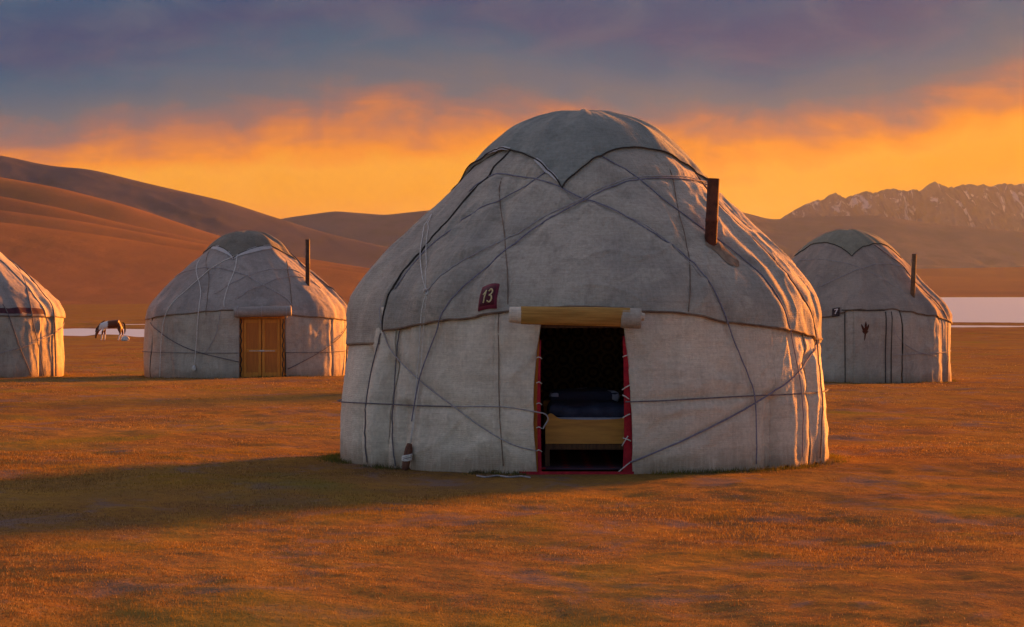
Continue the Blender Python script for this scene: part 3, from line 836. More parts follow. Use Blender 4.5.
# ---- doorway
def front_pt(px, py, depth):                     # a measured point at a known distance, in yurt coordinates
    return np.array([(px - 512) * depth / F - MC[0], depth - MC[1], CAMZ + (HOR - py) * depth / F - MC[2]])
dd = 28.26
def jamb_strip(pts_a, pts_b, name, mat, d0, d1):
    """vertical band between two measured edges, with depth"""
    n = len(pts_a)
    V = []
    for (a, b) in zip(pts_a, pts_b):
        for dep in (d0, d1):
            V.append(front_pt(a[0], a[1], dep)); V.append(front_pt(b[0], b[1], dep))
    fs = []
    for i in range(n - 1):
        o = i * 4; p = o + 4
        fs += [(o, o + 1, p + 1, p), (o + 2, p + 2, p + 3, o + 3), (o, p, p + 2, o + 2), (o + 1, o + 3, p + 3, p + 1)]
    fs += [(0, 2, 3, 1), ((n - 1) * 4, (n - 1) * 4 + 1, (n - 1) * 4 + 3, (n - 1) * 4 + 2)]
    bm = bmesh.new()
    vs = [bm.verts.new(v) for v in V]
    for f in fs: bm.faces.new([vs[i] for i in f])
    return obj_bm(name, bm, mat, yurt)
jamb_strip([(528, 326), (528, 474)], [(539.5, 326), (538.5, 474)], 'door_jamb', M['wood'], 28.47, 28.57)
jamb_strip([(625, 326), (626, 474)], [(638, 326), (638, 474)], 'door_jamb', M['wood'], 28.47, 28.57)
jamb_strip([(521, 322), (521, 328)], [(640, 322), (640, 328)], 'door_lintel', M['darkwood'], 28.46, 28.56)
jamb_strip([(540, 340), (538, 370), (537, 400), (537.5, 440), (538, 472)], [(541, 340), (540.5, 370), (540.5, 400), (541, 440), (541.5, 472)], 'door_braid', M['red'], 28.285, 28.31)
jamb_strip([(622.5, 336), (623.4, 360), (624, 400), (624, 440), (622.5, 473)], [(624.5, 336), (628, 360), (631.5, 400), (633, 440), (633, 473)], 'door_braid', M['red'], 28.285, 28.31)
jamb_strip([(519, 471.5), (519, 475.5)], [(634, 471.5), (634, 475.5)], 'threshold', M['red'], 28.20, 28.42)
ties = [((622.5, 357), (629, 355)), ((622, 390), (630, 385)), ((622.5, 395), (629, 399)), ((622.5, 418), (630, 414)), ((622, 446), (628, 436)), ((623, 438), (631, 441)), ((616, 474), (632, 461))]
for a, b in ties:
    P = np.array([front_pt(a[0], a[1], 28.268), (front_pt(*a, 28.26) + front_pt(*b, 28.26)) / 2 + [0, -.012, .004], front_pt(b[0], b[1], 28.255)])
    obj('braid_tie', *tube_data(catmull(P, 5), 0.0065, 5), M['rope_white'], yurt)
for yy in (358, 383, 404, 428, 451):
    P = np.array([front_pt(536.5, yy, 28.262), front_pt(539, yy - 1, 28.25), front_pt(542, yy + .8, 28.268)])
    obj('braid_tie', *tube_data(catmull(P, 5), 0.0055, 5), M['rope_white'], yurt)
# girth-rope tail hooked round the left jamb
P = np.array([front_pt(531, 411, 28.22), front_pt(539, 412.5, 28.23), front_pt(544, 413.5, 28.24), front_pt(547, 416, 28.25), front_pt(548, 420, 28.26), front_pt(545, 425, 28.27), front_pt(543, 429, 28.27)])
obj('rope', *tube_data(catmull(P, 6), 0.008, 6), M['rope_light'], yurt)

# rolled door flap: reed mat rolled inside felt, felt showing at both ends
def roll(pa, pb, ra, rb, n=40, spiral=True):
    P = np.linspace(pa, pb, n)
    rad = np.linspace(ra, rb, n) * (1 + 0.025 * vn(np.linspace(0, 9, n), 0 * np.linspace(0, 9, n), 3))
    return tube_data(P, rad, 22)
dr_ = 28.08
a = front_pt(516, 315.5, dr_); b = front_pt(634, 318.6, dr_)
flap = obj('door_flap', *roll(front_pt(519, 315.2, dr_), front_pt(632, 317.4, dr_), 0.090, 0.098), M['reed'], yurt)
parts = []
for k in range(60):                                  # individual reeds round the roll
    ang = 2 * PI * k / 60
    q0 = front_pt(521, 315.2, dr_) + np.array([0, math.sin(ang), math.cos(ang)]) * 0.0915
    q1 = front_pt(630, 317.3, dr_) + np.array([0, math.sin(ang), math.cos(ang)]) * 0.0985
    parts.append(tube_data(np.linspace(q0, q1, 5), 0.0042 + 0.0012 * (k % 3 == 0), 5))
obj('reed', *join_data(parts), M['reed'], flap)
def cuff(x0, x1, y0, y1, r0, r1, mat):
    P = np.linspace(front_pt(x0, y0, dr_), front_pt(x1, y1, dr_), 12)
    rad = np.linspace(r0, r1, 12); rad[0] *= .93; rad[-1] *= .93
    return obj('felt_cuff', *tube_data(P, rad, 22), mat, flap)
cuff(509, 523.0, 314.6, 315.3, .084, .094, M['felt_wall'])
cuff(620.8, 641, 318.0, 318.6, .108, .112, M['felt'])
cuff(640, 644.5, 316.5, 317, .05, .04, M['felt_wall'])

# ---- number plate 13, a cloth square sewn on the hem
cq = [(483.6, 291.3), (500.2, 288.3), (497.3, 310), (480.3, 313.2)]
cp = [ms.snap(*c, 0.05) for c in cq]
def plate_pt(u, v, off):
    a = np.array(cp[0]) * (1 - u) * (1 - v) + np.array(cp[1]) * u * (1 - v) + np.array(cp[2]) * u * v + np.array(cp[3]) * (1 - u) * v
    return ms.pos(a[0], a[1], off)
def plate_grid(u0, u1, v0, v1, off, th, n=6):
    us = np.linspace(u0, u1, n); vs = np.linspace(v0, v1, n)
    A = [plate_pt(u, v, off) for v in vs for u in us]; B = [plate_pt(u, v, off - th) for v in vs for u in us]
    fs = [q[::-1] for q in grid_faces(n, n)]
    K = n * n
    rim = [j for j in range(n)] + [i * n + n - 1 for i in range(1, n)] + [(n - 1) * n + j for j in range(n - 2, -1, -1)] + [i * n for i in range(n - 2, 0, -1)]
    for i, a in enumerate(rim):
        b = rim[(i + 1) % len(rim)]
        fs.append((a, b, K + b, K + a))
    return A + B, fs
plate = obj('number_plate', *plate_grid(0, 1, 0, 1, 0.080, 0.02), M['plate_edge'], yurt)
obj('plate_field', *plate_grid(.10, .90, .12, .86, 0.085, 0.006), M['plate'], plate)
def stroke(uv, w, off, pfun):
    C = catmull(np.array(uv, float), 8)
    P = np.array([pfun(u, v, off) for u, v in C])
    return tube_data(P, w, 6)
dig = [stroke([(.24, .42), (.32, .36), (.40, .27)], 0.0075, .088, plate_pt), stroke([(.40, .26), (.37, .50), (.34, .76)], .0085, .088, plate_pt)]
obj('digit', *join_data(dig), M['digit'], plate)
dig = [stroke([(.55, .33), (.66, .25), (.76, .33), (.72, .44), (.62, .49), (.73, .53), (.77, .64), (.66, .75), (.52, .69)], .0085, .088, plate_pt)]
obj('digit', *join_data(dig), M['digit'], plate)

# ---- stove pipe with the heat-stained patch round it
ph, q = pipe_at(ms, (711, 247), (713.7, 178.5), 0.139, M['rust'], yurt)
ppx = [(703, 238), (712, 240), (722, 250), (735, 262), (738, 270), (728, 268), (716, 256), (706, 250)]
pq = [ms.snap(x, y) for x, y in ppx]
cen = np.mean(pq, axis=0)
Vp = []
for rr_ in (0.0, .35, .7, 1.0):
    for (a, s_) in catmull(np.array(pq + [pq[0]]), 4)[:-1]:
        Vp.append(ms.pos(cen[0] + (a - cen[0]) * rr_, cen[1] + (s_ - cen[1]) * rr_, 0.062 + 0.01 * (1 - rr_)))
m_ = len(Vp) // 4
obj('pipe_patch', Vp, grid_faces(4, m_, wrap=True), M['patch'], yurt)

# ---- inside
ph = np.linspace(R(14), R(346), 120)
zs = np.linspace(0.0, 2.0, 10)
A = np.array([[( (np.interp(z, ms.z, ms.r) - .14) * math.sin(p), -(np.interp(z, ms.z, ms.r) - .14) * math.cos(p), z) for p in ph] for z in zs])
obj('inner_lining', A.reshape(-1, 3), grid_faces(10, 120, True), M['lining'], yurt)
parts = []                                       # crossed lattice laths of the wall
for k in range(40):
    a0 = R(20) + k * R(8)
    for sg in (1, -1):
        tz = np.linspace(0, 1, 6)
        aa = a0 + sg * tz * R(16)
        if aa.min() < R(18) or aa.max() > R(342): continue
        rr_ = np.interp(tz * 1.55 + .03, ms.z, ms.r) - (.165 if sg > 0 else .18)
        parts.append(tube_data(np.stack([rr_ * np.sin(aa), -rr_ * np.cos(aa), tz * 1.55 + .03], -1), .011, 4))
obj('wall_lattice', *join_data(parts), M['darkwood'], yurt)

# rug on the floor
bm = bmesh.new()
bmesh.ops.create_circle(bm, cap_ends=True, segments=64, radius=2.6)
r_ = bmesh.ops.extrude_face_region(bm, geom=bm.faces[:])
for v in [e for e in r_['geom'] if isinstance(e, bmesh.types.BMVert)]: v.co.z += 0.02
rug = obj_bm('rug', bm, M['rug'], loc=(MC[0], MC[1], 0.03))
tag(rug, 'dark red patterned rug on the floor inside the open yurt', 'rug')

# bed with its foot end to the door
bx0, bx1, by0 = 0.37, 1.36, 28.75
bed = tag(empty('bed', ((bx0 + bx1) / 2, by0 + .95, 0.05)), 'yellow wooden bed standing just inside the open yurt doorway', 'bed')
def W2B(p): return np.array(p) - np.array([(bx0 + bx1) / 2, by0 + .95, 0.05])
xs = np.linspace(bx0, bx1, 40)
u = (xs - bx0) / (bx1 - bx0)
topz = 0.585 - 0.02 * np.sin(u * PI) + 0.055 * np.exp(-((u - .06) / .06) ** 2) + 0.055 * np.exp(-((u - .94) / .06) ** 2) - .09 * sstep(.03, 0, u) - .09 * sstep(.97, 1, u)
V = []
for y_ in (by0, by0 + .035):
    for x_, z_ in zip(xs, topz): V.append(W2B((x_, y_, .30)));
    for x_, z_ in zip(xs, topz): V.append(W2B((x_, y_, z_)))
n = 40; fs = []
for j in range(n - 1):
    fs += [(j, j + 1, n + j + 1, n + j), (2 * n + j, 3 * n + j, 3 * n + j + 1, 2 * n + j + 1), (n + j, n + j + 1, 3 * n + j + 1, 3 * n + j), (j, 2 * n + j, 2 * n + j + 1, j + 1)]
fs += [(0, n, 3 * n, 2 * n), (n - 1, 3 * n - 1, 4 * n - 1, 2 * n - 1)]
obj('footboard', V, fs, M['bedwood'], bed, smooth=False)
def bpart(name, c, s, mat, bev=.006, parent=None):
    bm = bmesh.new(); box(bm, W2B(c), s, bev)
    return obj_bm(name, bm, mat, parent or bed)
bpart('bed_rail', ((bx0 + bx1) / 2, by0 + .02, .265), (bx1 - bx0 - .06, .03, .062), M['darkwood'])
for sx in (bx0 + .02, bx1 - .02):
    bpart('bed_rail', (sx, by0 + .97, .36), (.03, 1.85, .14), M['bedwood'])
    for sy in (by0 + .03, by0 + 1.9): bpart('leg', (sx, sy, .17), (.055, .055, .26), M['darkwood'])
bpart('headboard', ((bx0 + bx1) / 2, by0 + 1.92, .47), (bx1 - bx0, .035, .45), M['bedwood'])
bpart('mattress', ((bx0 + bx1) / 2, by0 + .97, .50), (bx1 - bx0 - .08, 1.8, .17), M['sheet'], .05)

def soft(name, c, s, mat, lab, cat, seed, nx=26, ny=26, grp=None):
    """a folded quilt: rounded slab with rumpled top"""
    bm = bmesh.new()
    box(bm, (0, 0, 0), s, min(s) * .42)
    bmesh.ops.subdivide_edges(bm, edges=bm.edges[:], cuts=3, use_grid_fill=True)
    for v in bm.verts:
        v.co.z += 0.03 * float(vn(v.co.x * 5 + seed, v.co.y * 5, seed)) + 0.012 * float(vn(v.co.x * 14, v.co.y * 14 + seed, seed + 1))
        v.co.y += 0.015 * float(vn(v.co.x * 6 + 3, v.co.z * 12, seed + 2))
    o = obj_bm(name, bm, mat, smooth=True, loc=c)
    return tag(o, lab, cat, grp)
soft('quilt', (.88, by0 + .50, .665), (.96, .80, .14), M['navy'], 'navy quilt spread on the bed behind the yellow footboard', 'quilt', 4)
soft('quilt', (.82, by0 + .88, .80), (.80, .62, .13), M['quilt'], 'dark folded quilt with pale patches on top of the navy quilt', 'quilt', 9)

# loose rope end lying on the grass
gp = []
for x_, y_ in [(477, 475.8), (486, 477.5), (497, 475.8), (509, 477.5), (521, 476.6), (530, 478.2)]:
    d_ = 28.05 - (y_ - 476) * .12
    gp.append(((x_ - 512) * d_ / F, d_, float(ground_z(0, 0)) + .035))
lr = obj('loose_rope', *tube_data(catmull(gp, 8), .010, 6), M['rope_light'])
tag(lr, 'pale rope end lying on the grass left of the open doorway', 'rope')

# ================================================================ the three yurts behind
def back_yurt(cx_px, D, prof, seed, label, roofm, wallm, capm, rin, corner, hem_z, wr=1.2, white=None, power=.6):
    c = ((cx_px - 512) * D / F, D, 0.0)
    c = (c[0], c[1], float(ground_z(c[0], D - 2.5)))
    sf = Surf(c, prof, seed, wr, [(R(38), R(2), .03, -.1, 1.3), (R(62), R(2), .04, -.1, 1.3), (R(-40), R(2), .03, -.1, 1.3), (R(-65), R(2), .04, -.1, 1.3)])
    yt = tag(empty('yurt', c), label, 'yurt', 'felt yurts on the steppe')
    crown(sf, M[capm], yt, rin, R(corner), .075, M['black'], white, nphi=280, power=power)
    ts = float(sf.s_of_r(rin * .62))
    hz = lambda ph: sf.s_of_z(hem_z(ph))
    felt_panel(sf, 'roof_felt', M[roofm], yt, R(-100), R(100), hz, ts, .045, 160, 60, .022, .006, 1)
    felt_panel(sf, 'roof_felt', M[roofm], yt, R(97), R(263), hz, ts, .022, 80, 36, .022, .006, 2)
    pa = np.linspace(R(-100), R(100), 160)
    obj('hem_binding', *tube_data(sf.pos(pa, hz(pa), .045), .016, 6), M['binding'], yt)
    pa = np.linspace(R(97), R(263), 100)
    obj('hem_binding', *tube_data(sf.pos(pa, hz(pa), .03), .016, 6), M['binding'], yt)
    def wall(a0, a1, of, n_, mat=wallm, top=1.95, k=0):
        return felt_panel(sf, 'wall_felt', M[mat], yt, a0, a1, skirt(300 + seed + k, .03), float(sf.s_of_z(top)), of, n_, 40, .02, .012, k)
    def rp(pts, mat='rope_white', rad=.012, off=.05, ext=(0, 0)): return rope(sf, pts, rad, M[mat], yt, off, ext=ext, per=6)
    return sf, yt, wall, rp

# ---- left yurt with the orange door
lp = [(2.92, -.08), (2.92, .3), (2.90, 1.0), (2.89, 1.62), (2.86, 1.85), (2.76, 2.05), (2.42, 2.42), (2.24, 2.62), (1.82, 3.0), (1.60, 3.2), (1.26, 3.46), (.95, 3.80), (.70, 4.0), (.45, 4.11), (0, 4.17)]
hemL = lambda ph: np.interp(np.degrees(ph), [-100, -70, -40, -18, -10, 10, 18, 40, 70, 100, 263], [1.60, 1.66, 1.78, 1.86, 1.90, 1.90, 1.84, 1.74, 1.66, 1.58, 1.6])
ls, ly, lwall, lrp = back_yurt(246.5, 76, lp, 23, 'grey felt yurt with a closed orange double door and stove pipe', 'felt_old', 'felt_oldwall', 'cap_old', 1.02, -9, hemL,
                               white=[(-60, -9.5, .07, .07), (-8.5, 46, .07, .09)], power=.85)
def ly_pt(sf, px, py, depth): return np.array([(px - 512) * depth / F - sf.c[0], depth - sf.c[1], CAMZ + (HOR - py) * depth / F - sf.c[2]])
aL = ls.snap(239.5, 350, 0)[0]; aR = ls.snap(284.5, 350, 0)[0]
for k, (a0, a1, of, n_) in enumerate([(aR, R(40), .016, 50), (R(38.5), R(64), .0, 40), (R(62.5), R(130), .014, 40), (R(129), R(230), .0, 50), (R(229), R(296), .014, 40), (R(-65.5), R(-38), .0, 40), (R(-39.5), aL, .016, 50)]):
    lwall(a0, a1, of, n_, k=k)
def plank(sf, parent, name, x0, x1, y0, y1, d0, th, mat, bev=.006):
    A = ly_pt(sf, x0, y1, d0); B = ly_pt(sf, x1, y0, d0)
    bm = bmesh.new(); box(bm, ((A[0] + B[0]) / 2, A[1] + th / 2, (A[2] + B[2]) / 2), (abs(B[0] - A[0]), th, abs(B[2] - A[2])), bev)
    return obj_bm(name, bm, mat, parent)
dl = 73.14
plank(ls, ly, 'door_frame', 239.5, 243.0, 316, 379.5, dl, .09, M['wood'])
plank(ls, ly, 'door_frame', 280.6, 284.2, 316, 379.5, dl, .09, M['wood'])
plank(ls, ly, 'door_frame', 243.0, 280.6, 316, 318.6, dl + .003, .09, M['wood'])
plank(ls, ly, 'threshold', 243.1, 280.5, 377.6, 380, dl - .01, .1, M['darkwood'])
for x0, x1 in ((243.2, 261.5), (261.9, 280.4)):
    leaf = plank(ls, ly, 'door_leaf', x0, x1, 318.8, 377.4, dl + .05, .03, M['wood_inset'])
    for y0, y1 in ((319.5, 323.0), (349.0, 352.4), (372.5, 377)):
        plank(ls, leaf, 'door_rail', x0 + 3.2, x1 - 3.2, y0, y1, dl + .032, .02, M['wood'], .003)
    plank(ls, leaf, 'door_stile', x0 + .3, x0 + 3.1, 319.2, 377.2, dl + .03, .022, M['wood'], .003)
    plank(ls, leaf, 'door_stile', x1 - 3.1, x1 - .3, 319.2, 377.2, dl + .03, .022, M['wood'], .003)
plank(ls, ly, 'door_latch', 259.8, 264.2, 350.0, 351.6, dl + .012, .022, M['metal'], .002)
plank(ls, ly, 'door_bar', 249, 275, 350.6, 351.2, dl + .024, .01, M['metal'], .001)
for x_ in (240.9, 283.0):
    P = np.array([ly_pt(ls, x_ + .7 * math.sin(k * 1.9), 319 + k * 2.9, dl - .03) for k in range(21)])
    obj('door_lacing', *tube_data(catmull(P, 3), .016, 5), M['black'], ly)
fl = obj('door_flap', *tube_data(np.linspace(ly_pt(ls, 234.2, 312.3, 72.95), ly_pt(ls, 291.2, 310.8, 72.95), 30), .150 * (1 + .05 * vn(np.linspace(0, 12, 30), np.zeros(30), 9)), 18), M['felt_old'], ly)
for x_ in (238, 262, 287):
    a_ = np.linspace(0, 2 * PI, 18); c_ = ly_pt(ls, x_, 311.6, 72.95)
    obj('flap_tie', *tube_data(c_ + np.stack([0 * a_, .158 * np.cos(a_), .158 * np.sin(a_)], -1), .009, 5, False), M['rope_light'], fl)
pipe_at(ls, (307.2, 286), (307.6, 239.5), .125, M['pipe_grey'], ly)
lrp([(236.4, 257), (213.6, 269), (200, 281), (180, 299), (168.8, 312), (163, 335), (160.5, 378)])
lrp([(180, 276), (196, 271), (209, 270), (220, 270.3), (233, 273.5), (248.5, 279), (260.6, 286), (275.8, 294.7), (286, 301), (291, 307)], 'rope_light', ext=(.3, 0))
lrp([(237.5, 256), (235.6, 269), (228.8, 288.6), (225, 301), (224.7, 309)])
lrp([(238, 301), (250, 292), (262, 287), (275.8, 281.5), (291, 278), (304, 280)], 'rope_light', .010)
lrp([(215, 296), (233, 285.6), (253, 275.8), (272.7, 271), (294, 272), (306, 279), (320, 290)], 'rope_light', .010)
lrp([(200, 262), (200, 285), (200, 306), (198, 329), (195.5, 366)])
lrp([(222, 309), (216, 335), (206, 352)], 'rope_light', .009, .035)
lrp([(268, 236), (289, 255), (302, 267), (312, 276), (325, 287), (336, 297.7), (344, 308), (346, 320), (345, 345), (344, 374)], 'rope_dark', .022)
lrp([(156, 328), (190, 349), (239, 362)], 'rope_dark', .012, .035, ext=(.2, 0))
lrp([(286.5, 369), (314, 355), (345, 328)], 'rope_dark', .012, .035, ext=(0, .1))
lrp([(151, 352), (195, 353), (239, 353)], 'rope_dark', .010, .035, ext=(.3, 0))
lrp([(285, 352.6), (315, 352.4), (344, 351)], 'rope_dark', .010, .035, ext=(0, .3))
lrp([(286, 262), (287.5, 272), (290, 289), (291, 308)], 'binding', .010)
lrp([(210, 252), (209, 275), (208, 300), (207, 316)], 'binding', .008)
ph, q = ls.snap(195.5, 367); K = ls.pos(ph, q, .08)
obj('rope_knot', *tube_data(K + np.array([[0, 0, -.12], [.0, 0, -.06], [0, 0, 0], [0, 0, .05]]), [.03, .06, .055, .02], 8), M['rope_white'], ly)

# ---- right yurt with the felt door
rp_ = [(2.70, -.08), (2.70, .3), (2.69, 1.0), (2.68, 1.5), (2.66, 1.72), (2.50, 2.02), (2.20, 2.32), (1.88, 2.66), (1.62, 3.02), (1.36, 3.28), (1.10, 3.53), (.80, 3.74), (.55, 3.87), (.3, 3.955), (0, 3.98)]
hemR = lambda ph: np.interp(np.degrees(ph), [-100, -60, -30, -18, -8, 0, 22, 26, 60, 78, 100, 263], [1.55, 1.62, 1.68, 1.72, 1.86, 1.88, 1.88, 1.84, 1.66, 1.54, 1.5, 1.55])
rs, ry, rwall, rrp = back_yurt(849, 70, rp_, 47, 'mauve grey felt yurt with a dark plant emblem on its felt door, at right', 'felt_mauve', 'felt_oldwall', 'cap_green', 1.0, -4.5, hemR)
for k, (a0, a1, of, n_) in enumerate([(R(-38), R(-3.5), .0, 50), (R(-4.8), R(22.4), .024, 50), (R(23.5), R(60), .004, 60), (R(58.5), R(130), .018, 40), (R(129), R(230), .0, 50), (R(229), R(323), .014, 50)]):
    rwall(a0, a1, of, n_, k=k)
for x_, of in ((844.8, .03), (885.2, .03), (890.7, .016)):
    rrp([(x_, 313), (x_ + .2, 350), (x_ + .4, 386)], 'black', .014, of)
rrp([(842, 311), (850, 311.5), (866, 312), (884, 311.7)], 'black', .014, .05)
pipe_at(rs, (913.5, 296), (914.3, 254), .125, M['pipe_tan'], ry)
rrp([(818, 290), (840, 279), (866, 268), (890, 265), (905, 270)], 'rope_light', .009)
rrp([(800, 262), (824, 262), (850, 266), (880, 279), (906, 296)], 'rope_light', .007)
rrp([(874, 247), (893, 260), (912, 279), (930, 296), (943, 310), (948, 325), (948, 350), (948, 382)], 'rope_dark', .014)
rrp([(893, 330), (902, 342), (918, 352), (935, 356)], 'rope_light', .008, .02)
rrp([(893, 355), (915, 354), (946, 352)], 'rope_light', .010, .02, ext=(0, .3))
cq2 = [(832.4, 309.6), (840.0, 308.4), (839.4, 316.6), (832.0, 317.4)]
cp2 = [rs.snap(*c_, .05) for c_ in cq2]
def plate2(u, v, off):
    a = np.array(cp2[0]) * (1 - u) * (1 - v) + np.array(cp2[1]) * u * (1 - v) + np.array(cp2[2]) * u * v + np.array(cp2[3]) * (1 - u) * v
    return rs.pos(a[0], a[1], off)
A = [plate2(u, v, .085) for v in (0, .5, 1) for u in (0, .5, 1)] + [plate2(u, v, .055) for v in (0, .5, 1) for u in (0, .5, 1)]
fs = [q[::-1] for q in grid_faces(3, 3)]
rim = [0, 1, 2, 5, 8, 7, 6, 3]
fs += [(a, rim[(i + 1) % 8], 9 + rim[(i + 1) % 8], 9 + a) for i, a in enumerate(rim)]
plate_b = obj('number_plate', A, fs, M['plate_black'], ry, smooth=False)
obj('digit', *join_data([stroke([(.30, .28), (.5, .25), (.72, .22)], .014, .09, plate2), stroke([(.72, .23), (.56, .5), (.44, .78)], .015, .09, plate2)]), M['digit_white'], plate_b)
# plant emblem: three upright leaves on a stem
def leaf_shape(x0, y0, x1, y1, w):
    n_ = 9
    V = []; d_ = np.array([x1 - x0, y1 - y0], float); L_ = np.hypot(*d_); nrm = np.array([-d_[1], d_[0]]) / L_
    for i in range(n_):
        t_ = i / (n_ - 1); wid = w * math.sin(PI * min(1, t_ * .92 + .06)) ** .8
        for sg in (-1, 1):
            p = np.array([x0, y0]) + d_ * t_ + nrm * wid * sg
            a = rs.snap(*p, .03); V.append(rs.pos(a[0], a[1], .034))
    return V, [(2 * i, 2 * i + 1, 2 * i + 3, 2 * i + 2) for i in range(n_ - 1)]
obj('emblem', *join_data([leaf_shape(865.5, 333, 866, 321.6, 1.25), leaf_shape(865, 332.6, 861.3, 324.2, 1.1), leaf_shape(866, 332.6, 869.2, 324.0, 1.1), leaf_shape(865.8, 331, 864.4, 341, .75), leaf_shape(865, 334, 862.2, 330.5, .6), leaf_shape(866, 334, 868.6, 330.5, .6)]), M['emblem'], ry)

# ---- yurt cut by the left edge
hemF = lambda ph: np.interp(np.degrees(ph), [-100, 0, 50, 80, 100, 263], [1.75, 1.80, 1.76, 1.74, 1.7, 1.7])
fp = [(r_ * 1.03, z_) for r_, z_ in lp]
fs_, fy, fwall, frp = back_yurt(-42, 76, fp, 61, 'pale felt yurt with a maroon hem, cut off by the left edge of the picture', 'felt_old', 'felt_oldwall', 'cap_old', 1.02, 20, hemF)
for k, (a0, a1, of, n_) in enumerate([(R(-60), R(20), .0, 70), (R(18.5), R(62), .016, 60), (R(60.5), R(76), .0, 30), (R(74.5), R(140), .016, 50), (R(139), R(301), .0, 60)]):
    fwall(a0, a1, of, n_, k=k)
pa = np.linspace(R(-60), R(66), 120)
t8 = np.linspace(0, 1, 5)[:, None]
QQ = fs_.s_of_z(hemF(pa))[None] + .06 + t8 * (.16 + .02 * np.sin(pa * 9))[None]
obj('hem_band', fs_.pos(np.broadcast_to(pa, QQ.shape), QQ, .052).reshape(-1, 3), grid_faces(5, 120), M['maroon'], fy)
frp([(2, 250), (18, 268), (36, 288), (48, 303), (52, 318), (53.5, 345), (54.5, 376)], 'rope_dark', .022)
frp([(0, 252), (12, 258), (24, 282), (30, 310), (38, 345), (44, 376)], 'rope_dark', .014)
frp([(6, 312), (18, 345), (30, 375)], 'rope_dark', .014, .04, ext=(.2, 0))
frp([(3, 352), (22, 347), (44, 338), (62, 325)], 'rope_light', .012, .04, ext=(.3, .1))
frp([(0, 246), (8, 247), (16, 252)], 'rope_dark', .016, .05, ext=(.5, 0))
felt_panel(fs_, 'roof_felt', M['felt'], fy, R(66), R(104), lambda p: fs_.s_of_z(hemF(p)) - .02, float(fs_.s_of_r(.7)), .062, 40, 40, .02, .006, 5)

# ================================================================ horse
HX, HY = (110.5 - 512) * 189 / F, 189.0
HZ = float(ground_z(HX, HY))
def skin_mesh(name, pts, edges, rads, mat, root=0, sub=2):
    me = bpy.data.meshes.new(name); me.from_pydata(pts, edges, [])
    o = bpy.data.objects.new(name, me); COL.objects.link(o)
    o.modifiers.new('skin', 'SKIN')
    for i, r in enumerate(rads):
        me.skin_vertices[0].data[i].radius = r if isinstance(r, tuple) else (r, r)
        me.skin_vertices[0].data[i].use_root = (i == root)
    sm = o.modifiers.new('sub', 'SUBSURF'); sm.levels = sub; sm.render_levels = sub
    dg = bpy.context.evaluated_depsgraph_get()
    m2 = bpy.data.meshes.new_from_object(o.evaluated_get(dg))
    m2.name = name
    o.modifiers.clear(); o.data = m2
    bpy.data.meshes.remove(me)
    m2.polygons.foreach_set('use_smooth', [True] * len(m2.polygons))
    m2.materials.clear(); m2.materials.append(mat)
    return o
def horse_mat():
    m, t, b = new_mat('piebald_coat')
    oc = t.n('ShaderNodeTexCoord').outputs['Object']
    s = t.n('ShaderNodeSeparateXYZ'); t.l(oc, s.inputs[0])
    nz = t.math('MULTIPLY', t.math('SUBTRACT', t.noise(oc, 4.0, 4, 0.6), 0.5), 0.45)
    x = t.math('ADD', s.outputs['X'], nz); z = t.math('ADD', s.outputs['Z'], t.math('MULTIPLY', nz, .6))
    # facing -x: white shoulder and lower neck, white stockings, blaze at the muzzle
    sh = t.math('MULTIPLY', t.mapr(x, -.78, -.70), t.mapr(x, -.10, -.20))
    sh = t.math('MULTIPLY', sh, t.mapr(z, .66, .74))
    st = t.mapr(z, .42, .34)
    stf = t.math('MULTIPLY', st, t.mapr(s.outputs['X'], -.62, -.60))
    mz = t.math('MULTIPLY', t.mapr(s.outputs['X'], -.80, -.84), t.mapr(s.outputs['Z'], .17, .13))
    rp2 = t.math('MULTIPLY', t.math('MULTIPLY', t.mapr(x, .64, .70), t.mapr(x, .80, .76)), t.math('MULTIPLY', t.mapr(z, .98, 1.04), .6))
    f = t.math('MAXIMUM', t.math('MAXIMUM', sh, stf), t.math('MAXIMUM', mz, 0.0))
    c = t.mix(f, (0.12, 0.036, 0.018, 1), (0.68, 0.66, 0.66, 1))
    t.l(c, b.inputs['Base Color']); b.inputs['Roughness'].default_value = .6
    return m
M['coat'] = horse_mat()
M['mane'] = simple_mat('dark_mane', (.03, .018, .014, 1), (.05, .03, .02, 1), 12, .8)
pts = [(.20, 0, 1.08), (.52, 0, 1.12), (.72, 0, 1.06), (-.12, 0, 1.06), (-.38, 0, 1.10), (-.52, 0, 1.02),      # 0 barrel,1 loin,2 rump,3 chest,4 withers,5 breast
       (-.68, 0, .86), (-.82, 0, .66), (-.90, 0, .50), (-.93, 0, .33), (-.93, 0, .14),                         # 6 neck,7 neck,8 poll,9 face,10 muzzle
       (-.40, .13, .82), (-.38, .14, .48), (-.38, .14, .12), (-.43, .14, .03),                                  # foreleg L 11-14
       (-.44, -.13, .82), (-.50, -.14, .48), (-.54, -.14, .12), (-.59, -.14, .03),                              # foreleg R 15-18
       (.66, .15, .78), (.78, .15, .50), (.70, .15, .14), (.65, .15, .03),                                      # hind L 19-22
       (.58, -.15, .78), (.66, -.15, .50), (.56, -.15, .14), (.51, -.15, .03),                                  # hind R 23-26
       (-.84, .07, .60), (-.86, -.07, .60), (-.88, .10, .66), (-.90, -.10, .66)]                                # ears 27-30
eds = [(0, 1), (1, 2), (0, 3), (3, 4), (4, 5), (5, 6), (6, 7), (7, 8), (8, 9), (9, 10), (4, 11), (11, 12), (12, 13), (13, 14), (4, 15), (15, 16), (16, 17), (17, 18),
       (2, 19), (19, 20), (20, 21), (21, 22), (2, 23), (23, 24), (24, 25), (25, 26), (8, 27), (8, 28), (27, 29), (28, 30)]
